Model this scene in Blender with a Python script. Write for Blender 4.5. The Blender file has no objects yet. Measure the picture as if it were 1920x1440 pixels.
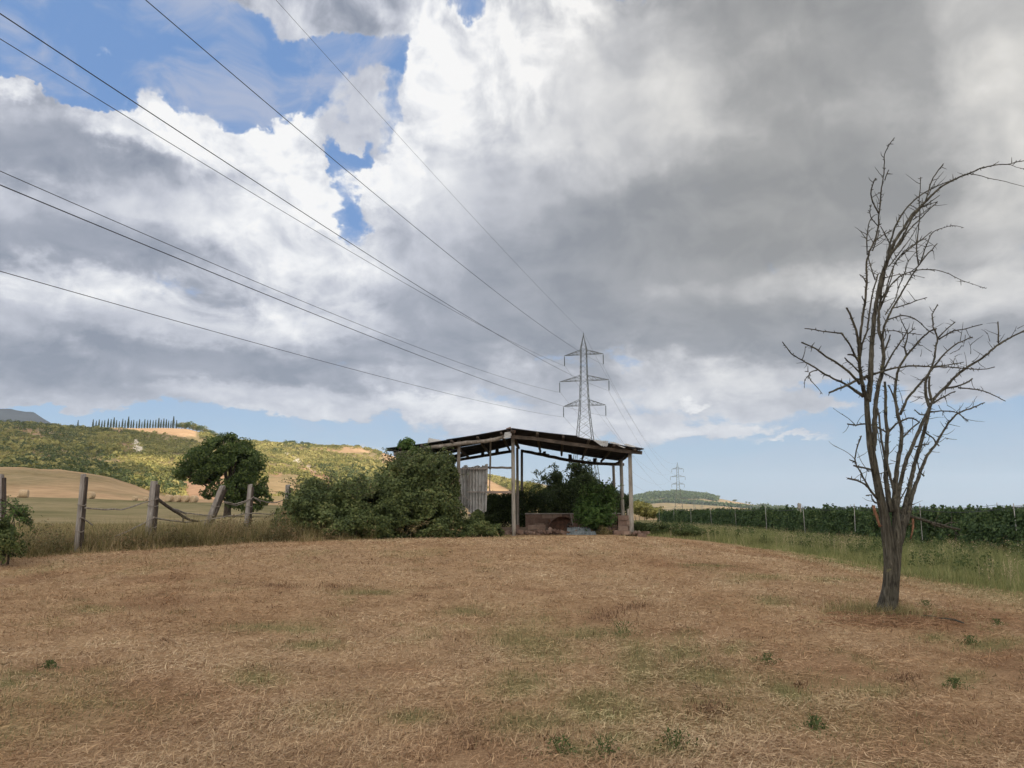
import bpy, math, random
import numpy as np
from mathutils import Vector, Matrix
R = math.radians
sc = bpy.context.scene
col = sc.collection

# ------------------------------------------------------------------ camera
F = 1450.0                      # focal length in pixels of a 1920 wide picture
PITCH = R(9.4)
EYE = 1.6
cam_d = bpy.data.cameras.new("camera")
cam_d.sensor_width = 36.0
cam_d.lens = F / 1920 * 36
cam_d.clip_start = 0.1
cam_d.clip_end = 40000
cam = bpy.data.objects.new("camera", cam_d)
cam.location = (0, 0, EYE)
cam.rotation_euler = (R(90) + PITCH, 0, 0)
col.objects.link(cam)
sc.camera = cam

def ray(px, py):
    cx, cy = (px - 960) / F, -(py - 720) / F
    return np.array([cx, math.cos(PITCH) - cy * math.sin(PITCH), math.sin(PITCH) + cy * math.cos(PITCH)])
def at_y(px, py, Y):            # point of the ray on the plane y = Y
    d = ray(px, py)
    return d * (Y / d[1]) + np.array([0, 0, EYE])
def at_r(px, py, r):            # point of the ray at horizontal distance r
    d = ray(px, py)
    return d * (r / math.hypot(d[0], d[1])) + np.array([0, 0, EYE])
def azel(px, py):
    d = ray(px, py); d = d / np.linalg.norm(d)
    return math.atan2(d[0], d[1]), math.asin(d[2])

# ------------------------------------------------------------------ sky
SUN_AZ, SUN_EL = R(118), R(27)  # clockwise from the view direction, and above the horizon
world = bpy.data.worlds.new("World")
sc.world = world
world.use_nodes = True
world.cycles.sampling_method = 'MANUAL'
world.cycles.sample_map_resolution = 512
W = world.node_tree
for n in list(W.nodes): W.nodes.remove(n)
def N(t, typ, **kw):
    n = t.nodes.new(typ)
    for k, v in kw.items(): setattr(n, k, v)
    return n
def mathn(t, op, a, b=None, c=None, clamp=False):
    n = N(t, 'ShaderNodeMath', operation=op, use_clamp=clamp)
    for i, v in enumerate((a, b, c)):
        if v is None: continue
        if isinstance(v, (int, float)): n.inputs[i].default_value = v
        else: t.links.new(v, n.inputs[i])
    return n.outputs[0]
def vmath(t, op, a, b=None, c=None):
    n = N(t, 'ShaderNodeVectorMath', operation=op)
    for i, v in enumerate((a, b, c)):
        if v is None: continue
        if isinstance(v, (tuple, list)): n.inputs[i].default_value = v
        elif isinstance(v, (int, float)): n.inputs['Scale'].default_value = v
        else: t.links.new(v, n.inputs[i])
    return n.outputs['Value'] if op in ('DOT_PRODUCT', 'LENGTH') else n.outputs[0]
def noise(t, vec, scale, detail=5, rough=0.5, dist=0.0, lac=2.0, dims='3D', typ='FBM', norm=True):
    n = N(t, 'ShaderNodeTexNoise', noise_dimensions=dims, noise_type=typ)
    if hasattr(n, 'normalize') and typ == 'FBM': n.normalize = norm
    n.inputs['Scale'].default_value = scale
    n.inputs['Detail'].default_value = detail
    n.inputs['Roughness'].default_value = rough
    n.inputs['Distortion'].default_value = dist
    n.inputs['Lacunarity'].default_value = lac
    if vec is not None: t.links.new(vec, n.inputs['Vector'])
    return n
def ramp(t, fac, stops, interp='LINEAR'):
    n = N(t, 'ShaderNodeValToRGB')
    cr = n.color_ramp; cr.interpolation = interp
    while len(cr.elements) < len(stops): cr.elements.new(0.5)
    for e, (p, c) in zip(cr.elements, stops):
        e.position = p
        e.color = tuple(c) + (1,) if isinstance(c, (tuple, list)) else (c, c, c, 1)
    t.links.new(fac, n.inputs[0])
    return n.outputs[0]
def mapr(t, v, a, b, c=0.0, d=1.0, interp='SMOOTHSTEP'):
    n = N(t, 'ShaderNodeMapRange', interpolation_type=interp)
    n.inputs[1].default_value, n.inputs[2].default_value = a, b
    n.inputs[3].default_value, n.inputs[4].default_value = c, d
    t.links.new(v, n.inputs[0])
    return n.outputs[0]
def mixc(t, fac, a, b, mode='MIX'):
    n = N(t, 'ShaderNodeMix', data_type='RGBA', blend_type=mode)
    for k, v in ((0, fac), (6, a), (7, b)):
        if isinstance(v, (int, float)): n.inputs[k].default_value = v
        elif isinstance(v, (tuple, list)): n.inputs[k].default_value = tuple(v) + (1,)
        else: t.links.new(v, n.inputs[k])
    return n.outputs[2]

# cloud masses: centre px, radii px, (cover, brightness, softness)
BLOBS = [
 # open blue
 (330,60,300,90,-1.5,0,0),(590,215,34,44,-1.2,0,.2),(640,92,110,22,-1.5,0,.7),(480,250,40,20,-.5,0,0),(400,190,60,40,-.5,0,0),(470,180,120,70,-1.4,0,0),(60,60,200,70,-.8,0,0),(655,320,38,100,-1.7,0,0),(745,190,24,130,-.7,0,.3),
 (880,15,50,34,-1.6,0,0),(250,180,120,35,-.8,0,0),(120,140,60,30,-.8,0,0),(1172,668,28,34,-.7,.15,.2),(15,590,60,30,.6,.1,.5),(640,560,36,12,-.15,.1,.5),
 # grey drifts over the blue
 (580,0,160,46,2.0,-.06,.5),(520,75,40,30,.8,-.02,.6),(655,180,78,70,1.4,-.02,.95),(560,565,80,30,.9,.22,.4),(600,235,40,30,.9,.05,.5),(20,10,150,40,.9,-.02,.9),(182,98,24,15,1.5,.3,.5),(292,190,36,42,1.7,-.02,.7),(400,222,34,30,1.5,.02,.7),(668,265,14,22,1.6,.1,.4),
 # white cumulus heads
 (290,262,105,28,1.6,.75,0),(350,240,50,25,.8,.3,0),(520,258,72,52,2.0,.85,0),(550,345,56,74,1.2,.75,0),(385,300,70,30,.8,.5,0),(430,380,150,70,.8,.32,.2),(500,450,90,60,.5,.22,.3),
 (850,90,80,70,1.8,.70,0),(920,165,100,60,.9,.5,0),(1000,50,90,80,1.4,.46,0),(1070,20,50,50,.6,.3,0),(1030,260,50,32,.3,.22,.5),
 (700,352,80,32,1.3,.7,0),(782,300,26,40,1.5,.7,0),(770,370,90,50,.8,.22,.2),(620,395,40,25,.9,.4,0),(620,500,80,40,.5,.26,.3),
 (820,200,60,80,.8,.30,.2),
 # lavender light mass in the middle
 (1000,250,210,170,1.0,.13,.5),(1190,170,120,110,.6,.16,.6),(850,430,180,110,.8,.08,.6),(1290,240,70,70,.3,.10,.8),
 # dark grey shelf on the right
 (1430,60,270,120,.9,-.22,1),(1240,440,310,120,.9,-.42,1),(1540,330,240,130,.8,-.24,1),(1070,560,260,80,.8,-.32,.8),(1690,130,200,160,.8,-.08,1),
 (1350,620,250,50,.7,-.30,.8),(1900,250,100,190,.8,.24,1),(1380,535,150,24,.4,.18,.8),(1640,545,130,26,.5,.24,.5),(1870,550,110,34,.5,.20,.6),
 (1750,440,170,50,.5,-.05,.8),(1700,640,260,55,.8,-.20,.6),(1560,610,120,30,.6,-.05,.6),
 # left hand greys
 (60,235,130,48,1.3,-.16,.6),(15,158,34,12,1.6,.45,.1),(170,318,230,48,1.3,-.34,.6),(60,405,200,34,1.0,.08,.7),(190,455,200,42,1.1,-.34,.7),(300,400,140,30,.5,.10,.5),
 (100,530,190,32,.9,.30,.5),(200,590,200,24,.9,-.16,.6),(380,620,180,36,1.0,.36,.4),(150,680,340,52,1.2,-.34,.6),(560,685,240,44,1.0,-.27,.6),
 (800,640,190,50,.9,-.12,.6),(850,550,130,50,.7,.0,.6),(620,600,100,22,.6,.18,.5),
 # low bands above the horizon
 (560,748,400,14,.8,.12,.7),(820,764,110,20,1.2,.28,.5),(1010,782,140,16,1.0,.20,.6),(620,782,160,10,.8,.14,.6),(1150,798,120,22,.8,.14,.6),(1340,716,130,30,.9,.16,.5),(1300,760,16,7,.6,.3,.1),(1325,764,12,4,.5,.25,.1),(1040,710,180,26,.6,-.10,.7),
 (1430,762,120,22,.8,-.04,.6),(1340,808,170,9,.7,.12,.6),(1480,828,70,9,1.3,.26,.5),(1550,690,60,24,.6,.2,.4),(1610,770,50,18,.6,.14,.4),
 (1870,700,130,50,.8,-.10,.5),(80,752,200,8,.5,.05,.5),
 # pale blue near the horizon
 (1560,730,60,20,-.8,0,0),(1770,860,380,60,-1.5,0,0),(1250,890,420,34,-1.5,0,0),(200,792,260,22,-1.5,0,0),(600,826,220,20,-1.4,0,0),(1640,745,50,20,-.8,0,0),(1700,790,140,26,-1.2,0,0),
]
def build_sky():
    t = W
    tc = N(t, 'ShaderNodeTexCoord')
    d = vmath(t, 'NORMALIZE', tc.outputs['Generated'])
    sep = N(t, 'ShaderNodeSeparateXYZ'); t.links.new(d, sep.inputs[0])
    az = mathn(t, 'ARCTAN2', sep.outputs[0], sep.outputs[1])
    el = mathn(t, 'ARCSINE', sep.outputs[2])
    comb = N(t, 'ShaderNodeCombineXYZ'); t.links.new(az, comb.inputs[0]); t.links.new(el, comb.inputs[1])
    P = comb.outputs[0]
    # noise on the sphere of directions, squeezed in height so low clouds lie flat
    zq = mathn(t, 'POWER', mathn(t, 'MAXIMUM', mathn(t, 'ADD', sep.outputs[2], 0.06), 0.01), 0.62)
    cq = N(t, 'ShaderNodeCombineXYZ')
    t.links.new(az, cq.inputs[0]); t.links.new(mathn(t, 'MULTIPLY', zq, 1.7), cq.inputs[1])
    Q = cq.outputs[0]
    w1 = vmath(t, 'SUBTRACT', noise(t, Q, 5.0, 2, .55, dims='2D').outputs['Color'], (.5, .5, .5))
    w2 = vmath(t, 'SUBTRACT', noise(t, Q, 22.0, 4, .62, dims='2D').outputs['Color'], (.5, .5, .5))
    Pw = vmath(t, 'MULTIPLY_ADD', w1, (.07, .05, 0), P)
    Pw = vmath(t, 'MULTIPLY_ADD', w2, (.05, .04, 0), Pw)
    acc = None
    for (x, y, rx, ry, c, b, s) in BLOBS:
        a, e = azel(x, y)
        k = 1.0 / (1 + ((x - 960) / F) ** 2)
        sx, sy = F / rx / k ** .5 * .82, F / ry * .86
        v = vmath(t, 'MULTIPLY_ADD', Pw, (sx, sy, 0), (-a * sx, -e * sy, 0))
        g = mathn(t, 'POWER', .36788, mathn(t, 'POWER', vmath(t, 'DOT_PRODUCT', v, v), 1.5))
        sn = N(t, 'ShaderNodeVectorMath', operation='SCALE')
        sn.inputs[0].default_value = (c, b, s); t.links.new(g, sn.inputs['Scale'])
        acc = sn.outputs[0] if acc is None else vmath(t, 'ADD', acc, sn.outputs[0])
    sa = N(t, 'ShaderNodeSeparateXYZ'); t.links.new(acc, sa.inputs[0])
    C, B, S = sa.outputs
    # billows, with a second look a little toward the light to shade them
    def billow(off, sc_, det, ro):
        v = vmath(t, 'ADD', Q, off)
        v = vmath(t, 'MULTIPLY_ADD', w1, (.10, .07, 0), v)
        return noise(t, v, sc_, det, ro, dims='2D').outputs['Fac']
    nb = billow((3.1, 1.7, 0), 13, 9, .58)
    nbl = billow((3.1 + .012, 1.7 + .016, 0), 13, 6, .55)
    nlo = billow((7.3, 2.2, 4.0), 5, 4, .5)
    nlo2 = billow((7.3 + .03, 2.2 + .05, 4.0), 5, 4, .5)
    vor = N(t, 'ShaderNodeTexVoronoi', feature='F1', voronoi_dimensions='2D'); vor.inputs['Scale'].default_value = 30
    vor.inputs['Detail'].default_value = 1.5; vor.inputs['Roughness'].default_value = .55
    t.links.new(vmath(t, 'MULTIPLY_ADD', w2, (.05, .04, 0), Q), vor.inputs['Vector'])
    puff = mathn(t, 'SUBTRACT', .42, vor.outputs['Distance'])
    C = mathn(t, 'MINIMUM', mathn(t, 'MAXIMUM', C, -.8), .85)
    C = mathn(t, 'SUBTRACT', C, mapr(t, el, .10, .02, 0, 1.2))
    B = mathn(t, 'MINIMUM', mathn(t, 'MAXIMUM', B, -.36), .50)
    soft = mathn(t, 'MINIMUM', mathn(t, 'MAXIMUM', S, 0.0), 1.0)
    soft = mathn(t, 'MAXIMUM', soft, mapr(t, el, .26, .14, 0, .9))
    hard = mathn(t, 'SUBTRACT', 1.0, soft)
    dens = mathn(t, 'ADD', mathn(t, 'MULTIPLY_ADD', mathn(t, 'SUBTRACT', nb, .5), 2.1, C), .42)
    dens = mathn(t, 'MULTIPLY_ADD', puff, .30, dens)
    a_hard = mapr(t, dens, .24, .70)
    a_soft = mapr(t, dens, -.15, .70)
    alpha = mathn(t, 'ADD', mathn(t, 'MULTIPLY', a_hard, hard), mathn(t, 'MULTIPLY', a_soft, soft))
    relief = mathn(t, 'MULTIPLY', mathn(t, 'SUBTRACT', nb, nbl), mathn(t, 'MULTIPLY_ADD', hard, 1.55, .38))
    relief2 = mathn(t, 'MULTIPLY', mathn(t, 'SUBTRACT', nlo, nlo2), .6)
    val = mathn(t, 'ADD', mathn(t, 'ADD', B, .46), mathn(t, 'ADD', relief, relief2))
    val = mathn(t, 'MULTIPLY_ADD', mathn(t, 'SUBTRACT', nlo, .5), .30, val)
    val = mathn(t, 'MULTIPLY_ADD', mathn(t, 'MULTIPLY', puff, hard), .16, val)
    # thin edges glow a little
    edge = mathn(t, 'MULTIPLY', mathn(t, 'SUBTRACT', 1.0, mapr(t, dens, .35, 1.2)), mathn(t, 'MULTIPLY_ADD', hard, .12, .02))
    val = mathn(t, 'ADD', val, edge)
    cool = ramp(t, val, [(0, (.25, .285, .36)), (.25, (.36, .39, .465)), (.5, (.56, .585, .66)), (.72, (.74, .76, .81)), (.93, (.92, .93, .95)), (1, (.97, .97, .97))])
    warm = ramp(t, val, [(0, (.285, .29, .295)), (.25, (.37, .37, .37)), (.5, (.53, .525, .515)), (.72, (.70, .685, .655)), (.95, (.90, .88, .85)), (1, (.95, .93, .90))])
    wf = mapr(t, az, -.22, .38)
    wf = mathn(t, 'MULTIPLY', wf, mapr(t, el, .02, .35))
    cloud = mixc(t, wf, cool, warm)
    skyt = N(t, 'ShaderNodeTexSky', sky_type='NISHITA')
    skyt.sun_disc = False
    skyt.sun_elevation = SUN_EL
    skyt.sun_rotation = SUN_AZ
    skyt.air_density = 1.0; skyt.dust_density = .6; skyt.ozone_density = 2.0
    sk = mixc(t, 1.0, skyt.outputs[0], SKY_TINT, 'MULTIPLY')
    pale = mixc(t, mapr(t, el, .0, .36), (4.3, 5.9, 7.5), (2.1, 3.75, 7.1))
    sk = mixc(t, .75, sk, pale)
    # thin veils drifting over the open blue
    vn = noise(t, vmath(t, 'MULTIPLY_ADD', w1, (.25, .18, 0), vmath(t, 'MULTIPLY', Q, (1.0, 1.5, 0))), 6.5, 5, .6, dims='2D').outputs['Fac']
    veil = mathn(t, 'MULTIPLY', mapr(t, vn, .40, .72), mapr(t, el, .08, .30, .25, .72))
    sk = mixc(t, veil, sk, (5.0, 5.4, 6.6))
    out = mixc(t, alpha, sk, vmath(t, 'SCALE', cloud, 10.0))
    bg = N(t, 'ShaderNodeBackground'); bg.inputs['Strength'].default_value = 0.1
    t.links.new(out, bg.inputs['Color'])
    # the sky behind and high above the viewer: unseen, made brighter to light the foreground
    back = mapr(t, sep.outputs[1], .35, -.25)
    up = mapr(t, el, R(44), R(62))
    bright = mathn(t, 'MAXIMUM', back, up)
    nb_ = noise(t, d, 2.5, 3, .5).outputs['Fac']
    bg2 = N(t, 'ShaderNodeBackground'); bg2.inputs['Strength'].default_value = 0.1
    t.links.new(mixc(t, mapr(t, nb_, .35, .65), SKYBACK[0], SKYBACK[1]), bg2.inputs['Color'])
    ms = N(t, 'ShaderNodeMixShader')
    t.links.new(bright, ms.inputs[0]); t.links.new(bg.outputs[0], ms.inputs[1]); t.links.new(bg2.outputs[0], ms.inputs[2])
    ow = N(t, 'ShaderNodeOutputWorld'); t.links.new(ms.outputs[0], ow.inputs[0])
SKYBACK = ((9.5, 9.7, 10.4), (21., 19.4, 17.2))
SKY_TINT = (.62, .82, 1.05)
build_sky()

# ------------------------------------------------------------------ sun and exposure
sun_d = bpy.data.lights.new("sun", 'SUN')
sun_d.energy = 5.0
sun_d.angle = R(.5)
sun_d.color = (1.0, .86, .68)
sun = bpy.data.objects.new("sun", sun_d)
SUN_DIR = Vector((math.sin(SUN_AZ) * math.cos(SUN_EL), math.cos(SUN_AZ) * math.cos(SUN_EL), math.sin(SUN_EL)))  # towards the sun
sun.rotation_euler = SUN_DIR.to_track_quat('Z', 'Y').to_euler()
col.objects.link(sun)
sc.view_settings.view_transform = 'Standard'
sc.view_settings.look = 'None'
sc.view_settings.gamma = 1
sc.view_settings.exposure = 0
sc.render.engine = 'CYCLES'
sc.cycles.max_bounces = 6
sc.cycles.use_adaptive_sampling = True
sc.cycles.volume_bounces = 0

# ------------------------------------------------------------------ helpers
rng = np.random.default_rng(11)
def tag(o, label=None, cat=None, group=None, kind=None):
    if label: o['label'] = label
    if cat: o['category'] = cat
    if group: o['group'] = group
    if kind: o['kind'] = kind
    return o
def link(o, parent=None):
    col.objects.link(o)
    if parent is not None: o.parent = parent
    return o
def empty(name, loc=(0, 0, 0), rz=0.0):
    o = bpy.data.objects.new(name, None)
    o.empty_display_size = .2
    o.location = loc; o.rotation_euler = (0, 0, rz)
    return link(o)
def mesh_np(name, verts, faces, mats, parent=None, smooth=False, attr=None):
    """verts (n,3), faces (m,3) or (m,4), or a list of index lists; one linked object"""
    me = bpy.data.meshes.new(name)
    if isinstance(faces, np.ndarray):
        verts = np.asarray(verts, np.float32); k = faces.shape[1]; m = len(faces)
        me.vertices.add(len(verts)); me.vertices.foreach_set('co', verts.ravel())
        me.loops.add(m * k); me.loops.foreach_set('vertex_index', faces.astype(np.int32).ravel())
        me.polygons.add(m)
        me.polygons.foreach_set('loop_start', np.arange(0, m * k, k, dtype=np.int32))
        me.polygons.foreach_set('loop_total', np.full(m, k, np.int32))
        me.update(calc_edges=True)
    else:
        me.from_pydata([tuple(v) for v in verts], [], [tuple(f) for f in faces])
    if smooth: me.polygons.foreach_set('use_smooth', np.ones(len(me.polygons), bool))
    if attr:
        for an, av in attr.items():
            av = np.asarray(av, np.float32)
            if av.ndim == 2:
                a = me.attributes.new(an, 'FLOAT_VECTOR', 'POINT'); a.data.foreach_set('vector', av.ravel())
            else:
                a = me.attributes.new(an, 'FLOAT', 'POINT'); a.data.foreach_set('value', av)
    for m_ in (mats if isinstance(mats, (list, tuple)) else [mats]): me.materials.append(m_)
    me.validate()
    return link(bpy.data.objects.new(name, me), parent)
def twin(o, parent=None):       # a copy of one object sharing its mesh
    c = o.copy(); link(c); c.parent = parent
    return c
def copy_thing(root):
    c = twin(root)
    for ch in [x for x in root.children]:
        d = twin(ch, c)
        for g in [x for x in ch.children]: twin(g, d)
    return c

class MB:                       # collects solids into one mesh
    def __init__(s): s.v = []; s.f = []
    def add(s, vs, fs):
        b = len(s.v); s.v += [tuple(v) for v in vs]; s.f += [tuple(i + b for i in f) for f in fs]
    def box(s, c, size, rot=None, jit=0):
        c = Vector(c); h = [x / 2 for x in size]
        M = rot if rot is not None else Matrix.Identity(3)
        vs = []
        for dx in (-1, 1):
            for dy in (-1, 1):
                for dz in (-1, 1):
                    q = Vector((dx * h[0], dy * h[1], dz * h[2]))
                    if jit: q += Vector((random.uniform(-jit, jit), random.uniform(-jit, jit), random.uniform(-jit, jit)))
                    vs.append(c + M @ q)
        s.add(vs, [(0, 1, 3, 2), (4, 6, 7, 5), (0, 4, 5, 1), (2, 3, 7, 6), (0, 2, 6, 4), (1, 5, 7, 3)])
    def bar(s, a, b, w, h=None, up=(0, 0, 1)):     # squared bar from a to b
        a, b = Vector(a), Vector(b); d = b - a; L = d.length
        if L < 1e-6: return
        h = h or w
        z = d.normalized(); u = Vector(up)
        if abs(z.dot(u)) > .98: u = Vector((1, 0, 0))
        x = z.cross(u).normalized(); y = x.cross(z).normalized()
        M = Matrix((x, y, z)).transposed()
        s.box((a + b) / 2, (w, h, L), M)
    def tube(s, pts, rad, n=8, cap=True, rough=0.0):
        pts = [Vector(p) for p in pts]
        if isinstance(rad, (int, float)): rad = [rad] * len(pts)
        base = len(s.v)
        T = []
        for i in range(len(pts)):
            t = (pts[min(i + 1, len(pts) - 1)] - pts[max(i - 1, 0)])
            T.append(t.normalized() if t.length > 1e-9 else Vector((0, 0, 1)))
        u = T[0].orthogonal().normalized()
        for i, p in enumerate(pts):
            u = (u - T[i] * u.dot(T[i]))
            u = u.normalized() if u.length > 1e-6 else T[i].orthogonal().normalized()
            w = T[i].cross(u)
            for k in range(n):
                a = 2 * math.pi * k / n
                r = rad[i] * (1 + (random.uniform(-rough, rough) if rough else 0))
                s.v.append(tuple(p + (u * math.cos(a) + w * math.sin(a)) * r))
        for i in range(len(pts) - 1):
            for k in range(n):
                a = base + i * n + k; b = base + i * n + (k + 1) % n
                s.f.append((a, b, b + n, a + n))
        if cap:
            s.f.append(tuple(base + k for k in reversed(range(n))))
            s.f.append(tuple(base + (len(pts) - 1) * n + k for k in range(n)))
    def build(s, name, mat, parent=None, smooth=False):
        return mesh_np(name, s.v, s.f, mat, parent, smooth)

# value noise on a lattice, for shaping things
_P = rng.random((256, 256)).astype(np.float64)
def vnoise(x, y):
    xi = np.floor(x).astype(int); yi = np.floor(y).astype(int)
    fx = x - xi; fy = y - yi
    fx = fx * fx * (3 - 2 * fx); fy = fy * fy * (3 - 2 * fy)
    g = lambda a, b: _P[a & 255, b & 255]
    return (g(xi, yi) * (1 - fx) + g(xi + 1, yi) * fx) * (1 - fy) + (g(xi, yi + 1) * (1 - fx) + g(xi + 1, yi + 1) * fx) * fy
def fbm(x, y, oct=5, gain=.5):
    s = 0; a = 1; t = 0
    for i in range(oct):
        s = s + a * (vnoise(x * 2 ** i + 17.3 * i, y * 2 ** i + 5.1 * i) - .5); t += a; a *= gain
    return s / t * 2
def sstep(x, a, b):
    t = np.clip((x - a) / (b - a), 0, 1); return t * t * (3 - 2 * t)

# ------------------------------------------------------------------ materials
def new_mat(name):
    m = bpy.data.materials.new(name); m.use_nodes = True
    t = m.node_tree
    b = t.nodes['Principled BSDF']
    b.inputs['Roughness'].default_value = .9
    if 'Specular IOR Level' in b.inputs: b.inputs['Specular IOR Level'].default_value = .25
    return m, t, b
def bump(t, b, h, strength=.5, dist=.02):
    n = N(t, 'ShaderNodeBump'); n.inputs['Strength'].default_value = strength; n.inputs['Distance'].default_value = dist
    t.links.new(h, n.inputs['Height']); t.links.new(n.outputs[0], b.inputs['Normal'])
def leaf_mat(name, stops, trans=.35, rough=.6, bs=.9, bw=.3):
    m, t, b = new_mat(name)
    g = N(t, 'ShaderNodeNewGeometry')
    tc = N(t, 'ShaderNodeTexCoord')
    big = noise(t, tc.outputs['Object'], bs, 3, .55).outputs['Fac']
    f = mathn(t, 'ADD', mathn(t, 'MULTIPLY', g.outputs['Random Per Island'], 1 - bw), mathn(t, 'MULTIPLY', mapr(t, big, .3, .7), bw))
    c = ramp(t, f, stops)
    t.links.new(c, b.inputs['Base Color']); b.inputs['Roughness'].default_value = rough
    if trans:
        tr = N(t, 'ShaderNodeBsdfTranslucent'); t.links.new(c, tr.inputs['Color'])
        mx = N(t, 'ShaderNodeMixShader'); mx.inputs[0].default_value = trans
        t.links.new(b.outputs[0], mx.inputs[1]); t.links.new(tr.outputs[0], mx.inputs[2])
        t.links.new(mx.outputs[0], t.nodes['Material Output'].inputs[0])
    return m
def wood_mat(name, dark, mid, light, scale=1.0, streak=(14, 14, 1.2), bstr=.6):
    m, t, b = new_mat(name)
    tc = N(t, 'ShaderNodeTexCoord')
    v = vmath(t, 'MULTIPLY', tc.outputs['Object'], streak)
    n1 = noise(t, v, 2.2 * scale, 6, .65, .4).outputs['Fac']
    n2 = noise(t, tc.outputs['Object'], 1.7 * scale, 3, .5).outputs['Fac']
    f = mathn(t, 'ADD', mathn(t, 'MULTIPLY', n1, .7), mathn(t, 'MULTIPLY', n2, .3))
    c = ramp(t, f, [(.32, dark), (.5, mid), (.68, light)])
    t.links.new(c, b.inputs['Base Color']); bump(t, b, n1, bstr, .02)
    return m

# ------------------------------------------------------------------ the lie of the land
def prof(pts):
    xs = [p[0] for p in pts]; ys = [p[1] for p in pts]
    return lambda px: np.interp(px, xs, ys)
FLAT = 'flat'
RINGS = [   # distance, picture height of the land there by column (None: level with the plain)
 (60,  prof([(-600,986),(300,986),(900,988),(1150,995),(1250,998.7),(2600,998.7)])),
 (110, prof([(-600,952),(0,955),(450,962),(800,968),(1050,976),(1150,981),(2600,981)])),
 (165, prof([(-600,926),(0,929),(150,932),(300,938),(400,941),(500,946),(700,955),(1000,970),(1150,974),(2600,974)])),
 (262, prof([(-600,852),(-200,862),(0,872),(100,878),(150,886),(200,893),(250,908),(290,925),(310,935),(350,942),(450,944),(600,948),(900,960),(1150,969),(2600,969)])),
 (340, prof([(-600,880),(0,890),(200,905),(300,930),(350,938),(450,938),(600,940),(900,952),(1150,967),(2600,967)])),
 (480, prof([(-600,840),(0,858),(150,868),(250,884),(300,905),(340,915),(400,905),(500,906),(600,905),(700,905),(900,920),(1000,935),(1080,955),(1150,964.5),(2600,964.5)])),
 (700, prof([(-600,806),(0,826),(150,832),(250,842),(400,858),(500,864),(600,868),(640,872),(730,880),(900,905),(1000,922),(1080,950),(1150,962.5),(2600,962.5)])),
 (960, prof([(-600,776),(-200,783),(0,791),(50,792),(90,797),(130,801),(200,801),(290,801),(340,804),(380,814),(400,822),(460,827),(530,830),(600,835),(660,839),(700,846),(730,855),(760,866),(830,882),(915,893),(950,901),(1000,911),(1040,925),(1090,950),(1150,961.5),(2600,961.5)])),
 (1150, prof([(-600,800),(0,815),(200,818),(400,835),(700,860),(900,905),(1000,925),(1090,952),(1150,961),(2600,961)])),
 (1700, prof([(-600,870),(700,900),(1000,940),(1150,959),(1250,958),(1400,958),(1550,960.5),(2600,961)])),
 (2150, prof([(-600,900),(900,930),(1060,945),(1190,946),(1250,942),(1330,948),(1420,955),(1520,959),(1600,961),(2600,961)])),
 (2700, prof([(-600,900),(1000,905),(1080,915),(1150,925),(1185,932),(1205,927),(1225,924),(1270,923),(1300,927),(1320,929),(1345,935),(1375,940),(1410,946),(1450,952),(1520,959),(1650,960.5),(2600,960.8)])),
 (3600, prof([(-600,955),(1100,958),(2600,960.8)])),
 (9000, prof([(-600,960.5),(2600,960.5)])),
]
RR = np.array([r for r, _ in RINGS], float)
def az_to_px(az):               # column of a compass direction near the horizon
    az = np.clip(az, R(-65), R(65))
    return 960 + F * np.tan(az) * 1.0135
def ring_z(px, i):
    r, f = RINGS[i]
    py = f(px)
    cy = -(py - 720) / F; cx = (px - 960) / F
    dy = math.cos(PITCH) - cy * math.sin(PITCH); dz = math.sin(PITCH) + cy * math.cos(PITCH)
    return EYE + dz / np.hypot(cx, dy) * r
def near_z(x, y):
    wl = 1 - sstep(x + .12 * (30 - y), 3.5, 13.5)
    m = .72 * sstep(y, 4.5, 26) * wl
    return m + .035 * fbm(x * .35, y * .35, 3) * sstep(y, 3, 12)
def terrain(x, y):
    x = np.asarray(x, float); y = np.asarray(y, float)
    r = np.hypot(x, y); az = np.arctan2(x, y)
    px = az_to_px(az)
    Z = np.stack([ring_z(px, i) for i in range(len(RR))])
    rc = np.clip(r, RR[0], RR[-1])
    k = np.clip(np.searchsorted(RR, rc, side='right') - 1, 0, len(RR) - 2)
    r0, r1 = RR[k], RR[k + 1]
    t = (rc - r0) / (r1 - r0)
    t = np.where(r < 230, t, t * t * (3 - 2 * t) * .5 + t * .5)
    take = lambda kk: np.take_along_axis(Z, kk[None, ...], 0)[0]
    zf = take(k) * (1 - t) + take(k + 1) * t
    back = sstep(np.abs(az), R(62), R(80))          # level ground out of sight
    zf = zf * (1 - back)
    amp = np.interp(r, [60, 150, 350, 700, 1000, 2700], [.1, .35, 1.6, 8.5, 1.2, 16]) * np.clip(zf / np.interp(r, [0, 300, 900, 3000], [1, 10, 60, 60]), 0, 1)
    gul = fbm(az * 11 + .0012 * r, r * .0016 + 3.3, 5) * 1.0
    zf = zf + amp * gul
    zn = near_z(x, y)
    w = sstep(r, 36, 60)
    return zn * (1 - w) + zf * w
def hit(px, py, far=400.0):     # where a line of sight meets the ground
    d = ray(px, py)
    h = math.hypot(d[0], d[1])
    rs = np.concatenate([np.arange(3, 60, .1), np.arange(60, far, .5)])
    X, Y, Zr = d[0] / h * rs, d[1] / h * rs, EYE + d[2] / h * rs
    below = Zr <= terrain(X, Y)
    i = int(np.argmax(below)) if below.any() else len(rs) - 1
    return float(X[i]), float(Y[i])
def gz(x, y): return float(terrain(np.array([x]), np.array([y]))[0])

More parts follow.
